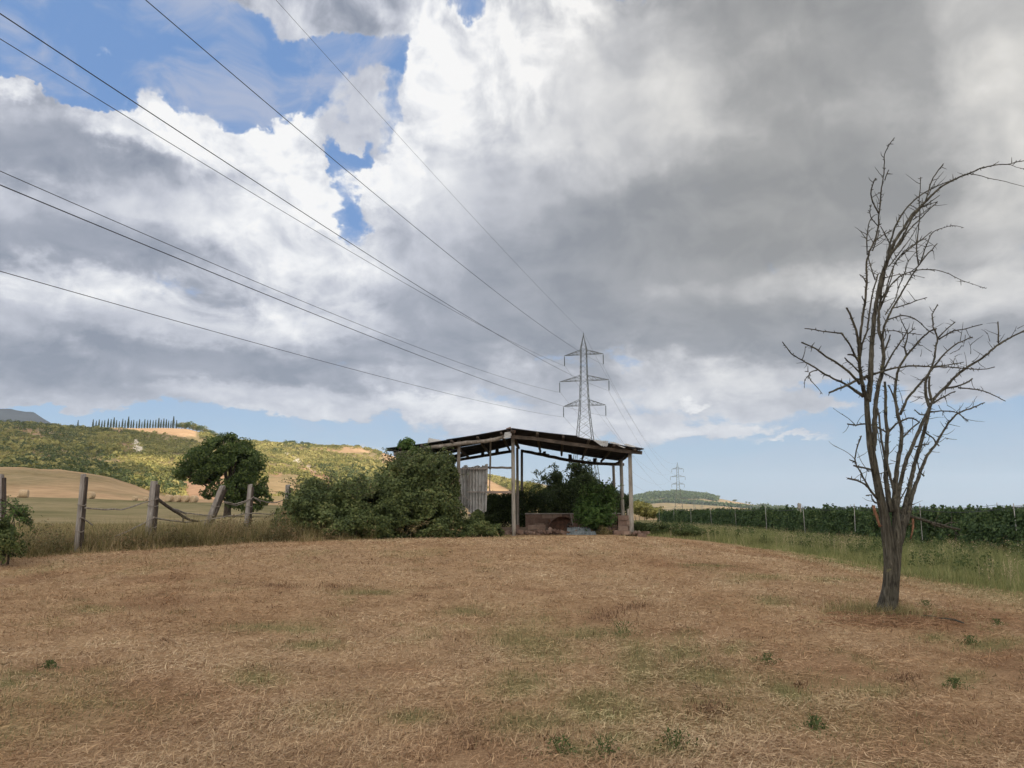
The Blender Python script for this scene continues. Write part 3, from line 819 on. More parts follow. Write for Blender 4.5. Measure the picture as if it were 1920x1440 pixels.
def cypress(i, px, hp, r=952, grp='cypresses in a row on the hill crest', lab=None):
    x, y, z = crest_at(px, r)
    z2 = at_r(px, 799.5, r)[2]
    rt = empty('cypress', (x, y, z - .3)); h = hp / F * r * 1.03 * 1.05
    rt.scale = (h * 1.05, h * 1.05, h)
    for mesh, nm in ((CYM[i % 3], 'crown'), (TRM, 'trunk')):
        o = bpy.data.objects.new(nm, mesh); link(o, rt)
    tag(rt, lab, 'cypress', grp)
    rt.rotation_euler = (0, 0, i * 1.3)
hs = [h for _, h in CY]
for i, (px, hp) in enumerate(CY):
    ORD = ['second', 'third', 'fourth', 'fifth', 'sixth', 'seventh', 'eighth', 'ninth', 'tenth', 'eleventh', 'twelfth', 'thirteenth', 'fourteenth', 'fifteenth', 'sixteenth']
    lab = (ORD[i - 1] + ' cypress from the left end of the crest row') if i <= 14 else (ORD[max(0, 29 - i)] + ' cypress from the right end of the crest row, by the copse')
    if i == 0: lab = 'dark cypress at the left end of the row on the hill crest'
    elif i == 12: lab = 'taller cypress rising above its neighbours in the left half of the crest row'
    elif i == 29: lab = 'tallest cypress of the row, near its right end before the copse'
    elif i == 30: lab = 'cypress at the right end of the row beside the copse'
    cypress(i, px, hp, lab=lab)
cypress(1, 136.5, 13, grp=None, lab='single dark cypress standing apart to the left of the crest row')

# copse at the end of the avenue, small trees along the skyline
def hill_tree(px, r, w, h, lab, grp, seed, mat=None, name='broadleaf_tree'):
    x, y, z = crest_at(px, r)
    k = r / F; W_, H_ = w * k, h * k
    rs = random.Random(seed)
    cr = [(0, 0, H_ * .58, W_ * .5, W_ * .5, H_ * .42)] + [(rs.uniform(-.3, .3) * W_, rs.uniform(-.3, .3) * W_, H_ * rs.uniform(.4, .75), W_ * .28, W_ * .28, H_ * .25) for _ in range(3)]
    tree(name, lab, 'tree', (x, y, z - .3), H_, cr, mat or M_scrub, seed, grp, 900, max(.5, W_ * .09), W_ * .03, H_ * .4, .5, .8, .5, limbs=2)
g6 = random.Random(6)
COP = [(328,10,11),(334,13,13),(341,14,15),(348,15,15),(355,14,14),(362,14,14),(369,13,13),(376,12,15),(383,12,11),(390,12,10),(397,12,9),(402,9,6)]
COPL = [''] + [o + ' tree of the crest copse counted from the last cypress' for o in ('second', 'third', 'fourth, tall', 'fifth', 'sixth', 'seventh', 'eighth, tallest', 'ninth', 'tenth', 'eleventh')] + ['']
for i, (px, w, h) in enumerate(COP):
    hill_tree(px, 955 + (i % 3) * 9, w * 1.15, h * .95, {0: 'small round tree where the copse begins next to the last cypress', 11: 'low round tree at the downhill end of the crest copse'}.get(i, COPL[i]), 'trees of the crest copse', 60 + i, M_oak if i % 3 == 0 else M_scrub)
for i, (px, w, h, lab) in enumerate(((126, 6, 5, 'tiny round bush on the skyline left of the lone cypress'), (545, 16, 7, 'wide low tree on the skyline right of the oak'), (563, 7, 7, 'small round tree on the skyline, leftmost of a close pair'), (572, 9, 6, 'small round tree on the skyline, right one of a close pair'),
                       (470, 5, 4, 'tiny bush on the skyline just above the oak crown'), (492, 6, 4, 'tiny bush on the skyline right of the oak crown'), (642, 9, 4, 'low bush on the skyline left of the pale stubble'), (668, 12, 5, 'low bush on the skyline above the pale stubble'), (690, 10, 4, 'low bush on the skyline at the right end of the pale stubble'),
                       (988, 8, 8, 'dark tree on the hill seen between the shed posts'))):
    hill_tree(px, 952, w, h, lab, 'scattered trees on the skyline', 90 + i, M_oak)
for i, (px, r, w, h, lab) in enumerate(((151, 268, 9, 10, 'dark round bush on the tan knoll behind the fence post'), (1322, 2700, 9, 5, 'dark tree on the shoulder of the far blue hill'), (1344, 2700, 9, 6, 'rounded tree lower on the far blue hill'), (1376, 2700, 8, 4, 'small tree halfway down the far hill ridge'), (1397, 2700, 4, 4, 'left tree of a pair on the far hill ridge'), (1403, 2700, 5, 4, 'right tree of a pair on the far hill ridge'))):
    hill_tree(px, r, w, h, lab, None, 120 + i, M_oak)

# ------------------------------------------------------------------ hay bales
M_hay = new_mat('hay')[0]
def _hay():
    t = M_hay.node_tree; b = t.nodes['Principled BSDF']; tc = N(t, 'ShaderNodeTexCoord')
    n = noise(t, vmath(t, 'MULTIPLY', tc.outputs['Object'], (3, 12, 12)), 3, 5, .6).outputs['Fac']
    t.links.new(ramp(t, n, [(.35, (.36, .25, .15)), (.6, (.60, .46, .30))]), b.inputs['Base Color']); bump(t, b, n, .6, .05)
_hay()
def bale_mesh(r, w):
    mb = MB(); random.seed(3)
    prof_ = [(-w / 2, .12), (-w / 2, r * .55), (-w / 2 - .015, r * .93), (-w / 2 + .06, r), (0, r * 1.01), (w / 2 - .06, r), (w / 2 + .015, r * .93), (w / 2, r * .55), (w / 2, .12)]
    n = 24; vs = []
    for (x, rr_) in prof_:
        for k in range(n):
            a = 2 * math.pi * k / n; q = rr_ * (1 + random.uniform(-.015, .015))
            vs.append((x, q * math.cos(a), q * math.sin(a) + r * .97))
    fs = [(i * n + k, i * n + (k + 1) % n, (i + 1) * n + (k + 1) % n, (i + 1) * n + k) for i in range(len(prof_) - 1) for k in range(n)]
    fs += [tuple(reversed(range(n))), tuple((len(prof_) - 1) * n + k for k in range(n))]
    mb.add(vs, fs)
    return mb
bale0 = None
BALES = [(45, 925, 13, .3, 'pale round hay bale at the far left, beside the first fence post'), (170, 929, 12, 1.4, 'round hay bale just right of the tilted second fence post'), (253, 934, 7.5, 1.2, 'small far hay bale standing alone left of the thick post'), (273, 935, 6.5, 1.5, 'far hay bale half hidden by the thick fence post'),
         (317, 942, 12, 1.35, 'leftmost bale of the tight row of four near the oak'), (332, 943, 12, 1.33, 'second bale from the left in the row of four near the oak'), (347, 944, 12, 1.35, 'third bale from the left in the row of four near the oak'), (363, 944.5, 12, 1.31, 'rightmost bale of the tight row of four near the oak'),
         (14, 927, 5, .8, 'tiny bale near the left edge of the picture'), (35, 929, 4, .2, 'tiny bale between the big far left bale and the picture edge')]
for i, (px, py, wpx, rz, lab) in enumerate(BALES):
    q = None
    D = 1.4 / wpx * F
    D = min(max(D, 100), 158)
    P_ = at_r(px, py, D); x, y = float(P_[0]), float(P_[1])
    if bale0 is None:
        bale0 = bale_mesh(.68, 1.2).build('hay_bale', M_hay, None, True); o = bale0
    else: o = twin(bale0)
    s = wpx / F * D / 1.36
    o.scale = (s, s, s); o.location = (x, y, gz(x, y) - .03); o.rotation_euler = (0, 0, rz)
    tag(o, lab, 'hay bale', 'hay bales lying in the field')

# ------------------------------------------------------------------ pylons and power lines
M_steel, t_, b_ = new_mat('galvanised_steel')
t_.links.new(ramp(t_, noise(t_, N(t_, 'ShaderNodeTexCoord').outputs['Object'], .8, 4, .6).outputs['Fac'], [(.35, (.085, .095, .09)), (.65, (.17, .185, .18))]), b_.inputs['Base Color'])
b_.inputs['Metallic'].default_value = .35; b_.inputs['Roughness'].default_value = .6
M_cable, t_, b_ = new_mat('cable'); b_.inputs['Base Color'].default_value = (.05, .05, .055, 1); b_.inputs['Roughness'].default_value = .55
M_ins, t_, b_ = new_mat('glass_insulator'); b_.inputs['Base Color'].default_value = (.09, .11, .11, 1); b_.inputs['Roughness'].default_value = .35
LDIR = np.array([85.0, 325.0]); LDIR /= np.linalg.norm(LDIR)
ARMS = [(27.3, 3.25, .75), (22.9, 4.1, .85), (18.75, 3.5, .95)]      # height, half length, rise
def half_w(z):                  # half width of the tower body
    return np.interp(z, [0, 9, 14.5, 18, 23, 27, 28.2, 30.6], [2.7, 1.75, 1.12, .78, .56, .48, .46, .05])
def pylon(loc, label, th=1.0, detail=True, scale=1.0, group='steel pylons of the power line'):
    rt = empty('pylon', loc, -math.atan2(LDIR[0], LDIR[1])); rt.scale = (scale,) * 3
    tag(rt, label, 'pylon', group)
    mb = MB(); L = .060 * th; B = .036 * th
    zs = [0, 3.4, 6.4, 9.0, 11.3, 13.2, 14.8, 16.2, 17.5, 18.75, 19.8, 20.85, 21.9, 22.9, 23.9, 24.8, 25.7, 26.5, 27.3, 28.2]
    cs = ((-1, -1), (1, -1), (1, 1), (-1, 1))
    for (a, b) in zip(zs, zs[1:]):
        wa, wb = half_w(a), half_w(b)
        for (sx, sy) in cs: mb.bar((sx * wa, sy * wa, a), (sx * wb, sy * wb, b), L * 1.5)
        for k in range(4):
            (x0, y0), (x1, y1) = cs[k], cs[(k + 1) % 4]
            mb.bar((x0 * wa, y0 * wa, a), (x1 * wb, y1 * wb, b), B)
            if a < 18 or k % 2: mb.bar((x1 * wa, y1 * wa, a), (x0 * wb, y0 * wb, b), B)
            if a in (6.4, 13.2, 18.75, 22.9, 27.3): mb.bar((x0 * wa, y0 * wa, a), (x1 * wa, y1 * wa, a), B)
    for (sx, sy) in cs: mb.bar((sx * .5, sy * .5, 28.2), (0, 0, 30.6), L * 1.2)
    mb.bar((0, 0, 30.4), (0, 0, 31.0), L * 1.5)
    for k in range(4):
        (x0, y0), (x1, y1) = cs[k], cs[(k + 1) % 4]
        mb.bar((x0 * .5, y0 * .5, 28.2), (x1 * .5, y1 * .5, 28.2), B); mb.bar((x0 * .5, y0 * .5, 28.2), (x1 * .28, y1 * .28, 29.3), B)
    mb.build('lattice_tower', M_steel, rt)
    for (z, hl, rise) in ARMS:
        for s in (-1, 1):
            m2 = MB(); w = half_w(z)
            tip = (s * hl, 0, z - .05)
            for sy in (-1, 1):
                m2.bar((s * w, sy * w, z), tip, L * 1.1); m2.bar((s * w * .9, sy * w * .9, z + rise), tip, L)
                n_ = 4
                for j in range(n_):
                    t0, t1 = j / n_, (j + 1) / n_
                    lo = lambda t: Vector((s * w, sy * w, z)).lerp(Vector(tip), t)
                    hi = lambda t: Vector((s * w * .9, sy * w * .9, z + rise)).lerp(Vector(tip), t)
                    m2.bar(hi(t0), lo(t1 * .98), B); 
                    if j: m2.bar(lo(t0), hi(t0), B)
            for j in range(1, 4):
                t = j / 4; a_ = Vector((s * w, -w, z)).lerp(Vector(tip), t); b2 = Vector((s * w, w, z)).lerp(Vector(tip), t); m2.bar(a_, b2, B)
            arm = m2.build('cross_arm', M_steel, rt)
            m3 = MB(); pts, rad = [], []
            for j in range(19):
                pts.append((s * hl, 0, z - .2 - j * .09)); rad.append((.10 if j % 2 else .04) * th ** .5)
            m3.tube(pts, rad, 7); m3.bar((s * hl, 0, z), (s * hl, 0, z - .25), .03 * th)
            m3.build('insulator', M_ins, rt)
    if detail:
        for (sx, sy) in cs:
            m4 = MB(); m4.box((sx * 2.72, sy * 2.72, -.1), (.8, .8, .9)); m4.build('footing', M_conc, rt)
    return rt
M_conc, t_, b_ = new_mat('concrete')
t_.links.new(ramp(t_, noise(t_, N(t_, 'ShaderNodeTexCoord').outputs['Object'], 6, 6, .65).outputs['Fac'], [(.35, (.26, .235, .20)), (.65, (.42, .39, .35))]), b_.inputs['Base Color'])
PY1 = at_y(1098, 900, 126); P1 = np.array([PY1[0], 126.0]); Z1 = gz(*P1) - .1
PY2 = at_y(1271, 900, 440); P2 = np.array([PY2[0], 440.0])
PYZ = {}
pylon((P1[0], P1[1], Z1), 'tall grey lattice pylon with three pairs of cross arms rising behind the shed')
Z2 = at_y(1271, 867, 440)[2] - 31.0
pylon((P2[0], P2[1], Z2), 'distant lattice pylon standing in front of the far blue hill', 1.5, False)
P3 = at_y(1301, 926, 1050); pylon((P3[0], 1050, P3[2] - 31), 'faint pylon farther off, right of the distant one', 2.2, False)
P4 = at_y(1316, 938, 1500); pylon((P4[0], 1500, P4[2] - 31), 'faintest and smallest pylon, right of the other two far ones', 2.6, False)
arm_dir = np.array([LDIR[1], -LDIR[0]])
WIRES = [   # height on the tower, side offset, picture points running to the left
 (25.45, 3.15, [(1065,645),(960,572),(800,440),(640,310),(512,207),(415,120),(272,0)], 'upper right arm'),
 (31.0, 0.0, [(960,490),(880,395),(775,285),(625,115),(512,0)], 'very top'),
 (21.05, 4.0, [(1055,692),(960,644),(780,540),(620,432),(480,342),(250,187),(0,21)], 'middle right arm'),
 (25.45, -3.15, [(1063,683),(1000,659),(800,555),(650,467),(480,367),(250,227),(0,71)], 'upper left arm'),
 (21.05, -4.0, [(1054,727),(960,707),(750,645),(480,530),(240,425),(0,315)], 'middle left arm'),
 (16.9, 3.4, [(1061,759),(925,720),(750,660),(500,552),(250,452),(0,336)], 'lowest right arm'),
 (16.9, -3.4, [(1000,766),(900,755),(750,718),(500,655),(250,575),(0,503)], 'lowest left arm'),
]
for (zh, off, pts, nm) in WIRES:
    base = P1 + arm_dir * off
    s_, z_ = [0.0], [Z1 + zh]
    wts = [6.0]
    for (px, py) in pts:
        d = ray(px, py)
        # where the line of sight crosses the upright plane of this wire
        den = d[0] * LDIR[1] - d[1] * LDIR[0]
        t = (base[0] * LDIR[1] - base[1] * LDIR[0]) / den
        s = (np.array([d[0] * t, d[1] * t]) - base) @ LDIR
        s_.append(s); z_.append(EYE + d[2] * t); wts.append(1.0)
    c = np.polyfit(s_, z_, 2, w=wts)
    smin = min(s_) - 45
    mb = MB(); P_ = []
    for s in np.linspace(0, smin, 60): q = base + LDIR * s; P_.append((q[0], q[1], float(np.polyval(c, s)) + (Z1 + zh - float(np.polyval(c, 0))) * max(0, 1 + s / 20)))
    mb.tube(P_, .0155 if off or zh < 30 else .0095, 6)
    o = mb.build('power_cable', M_cable)
    tag(o, 'dark cable sweeping overhead to the left from the ' + nm + ' of the near pylon', 'power cable', 'cables running from the near pylon over the field')
    # on to the next tower
    b1 = np.array([base[0], base[1], Z1 + zh]); b2 = np.array([*(P2 + arm_dir * off), Z2 + zh])
    mb = MB(); P_ = []
    for t in np.linspace(0, 1, 40): q = b1 * (1 - t) + b2 * t; P_.append((q[0], q[1], q[2] - 4 * 7.5 * t * (1 - t)))
    mb.tube(P_, .015, 5)
    o = mb.build('power_cable', M_cable)
    tag(o, 'thin cable sagging from the ' + nm + ' of the near pylon towards the distant one', 'power cable', 'cables running on to the distant pylon')

# ------------------------------------------------------------------ vineyard
M_stake = wood_mat('grey_stake', (.24, .23, .21), (.36, .35, .33), (.48, .47, .45), 1.0, (8, 8, .5), .3)
def vineyard():
    A = np.array(hit(1237, 989)); B = np.array(hit(1885, 1047))
    dr = (A - B) / np.linalg.norm(A - B)
    nrm = np.array([dr[1], -dr[0]])
    if nrm[0] < 0: nrm = -nrm
    B0 = B - dr * 9
    L = float(np.linalg.norm(A - B0))
    labs = ['nearest vine row, its full leafy side facing the mown field', 'second vine row, only its shoots showing over the nearest row', 'third vine row back from the mown field', 'fourth vine row back, seen as a strip of shoots', 'farthest vine row, a thin strip of leaves against the sky']
    for k in range(5):
        g = np.random.default_rng(70 + k); rs = random.Random(70 + k)
        o0 = B0 + nrm * (2.6 * k); LL = L + (8 if k else 0)
        rt = empty('vine_row', (o0[0], o0[1], gz(*o0)), 0)
        ang = math.atan2(dr[1], dr[0])
        tag(rt, labs[k], 'vine row', 'trellised vine rows')
        n = int((1150 if k == 0 else 420) * LL)
        s = g.uniform(0, LL, n)
        top = 1.50 + .42 * fbm(s * .9 + k * 31, s * 0 + k, 4) + .22 * sstep(fbm(s * 2.6 + k * 13, s * 0 + 4, 3), .15, .5)
        hh = g.random(n) ** .85
        zz = .22 + hh * (top - .22)
        w = (.42 - .2 * hh) * (1 + .5 * fbm(s * 1.1 + 5, zz * 2 + k, 3))
        side = np.where(g.random(n) < (.72 if k == 0 else .5), -1, 1)
        lat = side * w * np.sqrt(g.uniform(.25, 1.1, n))
        keep = (fbm(s * 1.4 + 3 + k * 7, zz * 2.4, 3) > -.34 + .25 * (zz < .5)) & (zz < top - .3 * (g.random(n) < .5) * np.clip(fbm(s * 3.1, s * 0 + 9, 2), 0, 1))
        s, lat, zz, side = s[keep], lat[keep], zz[keep], side[keep]
        X = dr[0] * s + nrm[0] * lat; Y = dr[1] * s + nrm[1] * lat
        base = terrain(o0[0] + X, o0[1] + Y) - gz(*o0)
        P = np.stack([X, Y, base + zz], -1)
        d = np.stack([nrm[0] * side, nrm[1] * side, np.full(len(s), .5)], -1)
        V1 = leaves(P, d, np.full(len(P), .115 if k == 0 else .15), .9, .25, 71 + k, .55)
        # upright shoots
        ns = int(LL * (12 if k == 0 else 5)); ss = g.uniform(0, LL, ns); parts = [V1]
        for q in ss:
            hsh = rs.uniform(.10, .45); m_ = 9; tt = np.linspace(0, 1, m_)
            la = rs.uniform(-.2, .2); lx = rs.uniform(-.14, .14)
            zb = 1.42
            Xs = dr[0] * (q + lx * tt) + nrm[0] * la; Ys = dr[1] * (q + lx * tt) + nrm[1] * la
            parts.append(leaves(np.stack([Xs, Ys, zb + hsh * tt + 0 * Xs], -1), np.tile([0, 0, .4], (m_, 1)), np.full(m_, .11), .8, .25, rs.randrange(9999), 1.0))
        V, Fc = merge(parts)
        mesh_np('foliage', V, Fc, M_vine, rt)
        mt = MB()
        for q in np.arange(.5, LL, 1.1):
            x, y = dr * q; zb = gz(o0[0] + x, o0[1] + y) - gz(*o0)
            mt.tube([(x, y, zb - .1), (x + rs.uniform(-.06, .06), y, zb + .35), (x + rs.uniform(-.05, .05), y, zb + .75)], [.03, .025, .018], 6)
        tag(mt.build('trunk', M_bark, rt), kind='stuff')
        # stakes and the wires slung between their heads
        tops = []
        for q in np.arange(2.2 + k * 1.1, LL, 5.6 if k == 0 else 7.5):
            x, y = dr * q; zb = gz(o0[0] + x, o0[1] + y) - gz(*o0)
            ms = MB(); lx, ly = rs.uniform(-.07, .07), rs.uniform(-.12, .12)
            lean = nrm * -.34 if k == 0 else nrm * 0
            hgt = rs.uniform(1.80, 1.98)
            ms.tube([(x + lean[0], y + lean[1], zb - .2), (x + lx + lean[0], y + ly + lean[1], zb + hgt)], rs.uniform(.011, .017), 6)
            ms.build('stake', M_stake, rt); tops.append((x + lx + lean[0], y + ly + lean[1], zb + hgt - .12))
        mw = MB()
        for a, b in zip(tops, tops[1:]):
            a, b = Vector(a), Vector(b); sag = rs.uniform(.06, .2)
            mw.tube([a.lerp(b, t) - Vector((0, 0, sag * 4 * t * (1 - t))) for t in np.linspace(0, 1, 9)], .011, 5)
        mw.build('wire', M_cable, rt)
    return B0, dr, nrm, L
VB, VD, VN, VL = vineyard()
def row_x(y): return VB[0] + (y - VB[1]) / VD[1] * VD[0]

# squared concrete post at the row
q = at_y(1502, 1010, 44.0); qx, qy = hit(1502, 1009)
mb = MB(); h_ = at_y(1502, 944.5, qy)[2] - gz(qx, qy)
mb.bar((0, 0, -.2), (.01, 0, h_), .17, .17); mb.bar((0, 0, h_ - .001), (.01, 0, h_ + .03), .12, .12)
for zz in (.4, .8, 1.2, 1.6): mb.bar((-.10, -.10, zz), (.10, -.10, zz), .012)
o = mb.build('trellis_post', M_conc); o.location = (qx, qy, gz(qx, qy))
tag(o, 'thick square concrete post standing at the front of the nearest vine row', 'post')

# ------------------------------------------------------------------ grasses
def grass_mat(name, stops, trans=.3):
    return leaf_mat(name, stops, trans, .75)
M_gr = grass_mat('tall_grass', [(0, (.11, .13, .05)), (.4, (.20, .225, .085)), (.75, (.31, .31, .13)), (.92, (.42, .38, .20)), (1, (.55, .47, .28))])
M_dry = grass_mat('dry_grass', [(0, (.12, .075, .04)), (.25, (.16, .15, .06)), (.55, (.26, .225, .10)), (.8, (.42, .32, .175)), (1, (.60, .47, .30))])
M_creep = leaf_mat('creeping_leaf', [(0, (.05, .05, .022)), (.35, (.11, .11, .045)), (.6, (.19, .135, .07)), (.85, (.27, .19, .10)), (1, (.42, .30, .18))], .2)
M_oat = grass_mat('wild_oats', [(0, (.34, .27, .15)), (1, (.66, .55, .36))])
M_straw = grass_mat('straw', [(0, (.14, .085, .05)), (.2, (.325, .215, .128)), (.6, (.505, .37, .23)), (.88, (.65, .505, .335)), (1, (.82, .69, .48))], .1)
def _straw_hues():
    t = M_straw.node_tree; b = t.nodes['Principled BSDF']
    src = b.inputs['Base Color'].links[0].from_socket
    a = N(t, 'ShaderNodeAttribute', attribute_name='kind_of_straw'); sp = N(t, 'ShaderNodeSeparateXYZ'); t.links.new(a.outputs['Vector'], sp.inputs[0])
    c = mixc(t, mathn(t, 'MULTIPLY', sp.outputs[0], .55), src, mixc(t, 1.0, src, (.72, .92, .62), 'MULTIPLY'))
    c = mixc(t, mathn(t, 'MULTIPLY', sp.outputs[1], .75), c, mixc(t, 1.0, c, (.74, .58, .48), 'MULTIPLY'))
    c = mixc(t, sp.outputs[2], c, mixc(t, 1.0, c, (.80, .70, .62), 'MULTIPLY'))
    t.links.new(c, b.inputs['Base Color'])
M_short = grass_mat('short_grass', [(0, (.09, .095, .04)), (.5, (.18, .185, .08)), (1, (.32, .29, .15))])
M_weed = leaf_mat('weed_leaf', [(0, (.045, .07, .022)), (.6, (.10, .135, .045)), (1, (.20, .23, .09))], .3)

_straw_hues()
def verge():
    g = np.random.default_rng(21)
    n = 210000
    y = 10 + 72 * g.random(n) ** 1.25
    u = g.random(n)
    x0, x1 = edge_x(y) - .25, row_x(y) + .1
    x = x0 + (x1 - x0) * u
    ok = (x1 > x0)
    x, y, u = x[ok], y[ok], u[ok]
    cl = fbm(x * .9, y * .5, 4)
    keep = g.random(len(x)) < .75 + cl
    x, y, u, cl = x[keep], y[keep], u[keep], cl[keep]
    z = terrain(x, y)
    h = (.10 + .42 * sstep(u, 0, .45) + .30 * np.clip(cl, -.4, 1)) * g.uniform(.5, 1.25, len(x))
    h = np.clip(h, .05, .8)
    V, Fc = blades(x, y, z - .01, h, .006 + .0003 * y, g.uniform(.05, .7, len(x)), 22)
    tag(mesh_np('verge_grass', V, Fc, M_gr), 'tall green grass growing between the mown field and the vines', 'grass', kind='stuff')
    # pale oat heads in drifts
    n = 7500
    y = 11 + 60 * g.random(n) ** 1.2; u = g.random(n); x0, x1 = edge_x(y), row_x(y)
    x = x0 + (x1 - x0) * (.1 + .9 * u)
    dft = fbm(x * .55 + 9, y * .3 + 3, 3)
    k = (dft > .08) & (x1 > x0)
    x, y = x[k], y[k]; z = terrain(x, y); nn = len(x)
    h = g.uniform(.3, .75, nn)
    V1 = blades(x, y, z, h, .005 + .0003 * y, g.uniform(.05, .35, nn), 23)
    hx = np.repeat(x, 5); hy = np.repeat(y, 5); hz = np.repeat(z + h * .9, 5)
    P = np.stack([hx + g.normal(0, .035, len(hx)), hy + g.normal(0, .035, len(hx)), hz + g.uniform(-.14, .08, len(hx))], -1)
    V2 = leaves(P, g.normal(0, 1, (len(P), 3)), np.full(len(P), .05), .3, .2, 24, .3, 1)
    V, Fc = merge([V1, V2])
    tag(mesh_np('wild_oats', V, Fc, M_oat), 'pale dry wild oats standing in drifts through the green verge', 'oats', kind='stuff')
    # broad leafed weeds through the verge and against the vines
    n = 2400
    y = 12 + 62 * g.random(n) ** 1.1; u = g.random(n); x0, x1 = edge_x(y), row_x(y)
    x = x0 + (x1 - x0) * (.15 + .85 * u ** .6)
    k = (x1 > x0) & (fbm(x * .7 + 33, y * .4, 3) > -.05); x, y = x[k], y[k]; z = terrain(x, y)
    nn = len(x); lv = 60; hh = np.repeat(g.uniform(.2, .7, nn), lv); t = g.random(nn * lv)
    a = g.uniform(0, 6.28, nn * lv); rd = hh * (.55 - .35 * t) * g.uniform(.2, 1, nn * lv)
    P = np.stack([np.repeat(x, lv) + rd * np.cos(a), np.repeat(y, lv) + rd * np.sin(a), np.repeat(z, lv) + t * hh], -1)
    V, Fc = leaves(P, np.stack([np.cos(a), np.sin(a), np.full(len(a), .6)], -1), np.full(len(P), .075), .5, .25, 25, .6)
    tag(mesh_np('verge_weeds', V, Fc, M_weed), 'leafy green weeds scattered through the verge in front of the vines', 'weeds', kind='stuff')
verge()

def fence_weeds():
    g = np.random.default_rng(31)
    n = 170000
    x = g.uniform(-27, -4.5, n)
    ly = ledge_y(x)
    v = g.random(n) ** 1.1
    y = ly - .15 + 10 * v
    cl = fbm(x * .8 + 3, y * .8 + 7, 4) * .7 + fbm(x * 2.6, y * 2.6, 3) * .5
    keep = g.random(n) < .68 + cl * 1.1
    x, y, v, cl = x[keep], y[keep], v[keep], cl[keep]
    z = terrain(x, y)
    hmod = .16 + .50 * sstep(v, .0, .14) - .30 * sstep(v, .35, .8)
    h = np.clip((hmod + .42 * cl) * g.uniform(.35, 1.3, len(x)), .06, 1.0)
    V, Fc = blades(x, y, z - .01, h, .010 + .0001 * y, g.uniform(.2, 1.5, len(x)), 32, .7)
    tag(mesh_np('fence_weeds', V, Fc, M_dry), 'dry brown and olive grass tangled along the foot of the old fence', 'grass', kind='stuff')
    n = 60000
    x = g.uniform(-34, 2, n); y = g.uniform(25, 52, n); k = (y > ledge_y(x) + 7) & (x / y > -.78); x, y = x[k], y[k]; z = terrain(x, y)
    V, Fc = blades(x, y, z, g.uniform(.08, .34, len(x)), g.uniform(.012, .03, len(x)), g.uniform(.1, .8, len(x)), 33)
    tag(mesh_np('meadow_grass', V, Fc, M_dry), 'tan and olive meadow grass in the field behind the fence', 'grass', kind='stuff')
    # low bramble sprays creeping along the fence foot and under the shed front
    n = 75000
    x = np.where(g.random(n) < .4, g.uniform(-10, -4, n), g.uniform(-25, -4, n)); y = ledge_y(x) + g.uniform(.1, 4.6, n); z = terrain(x, y)
    f = fbm(x * 1.3, y * 1.3 + 50, 3)
    f = f + .05; k = f > .02; x, y, z, f = x[k], y[k], z[k], f[k]
    P = np.stack([x, y, z + g.random(len(x)) * (.12 + 1.1 * f)], -1)
    V, Fc = leaves(P, np.tile([0, -.5, 1.], (len(P), 1)), np.full(len(P), .06), .55, .25, 34, .9)
    tag(mesh_np('creeping_bramble', V, Fc, M_creep), 'low bramble sprays creeping through the grass under the fence', 'bramble', kind='stuff')
fence_weeds()

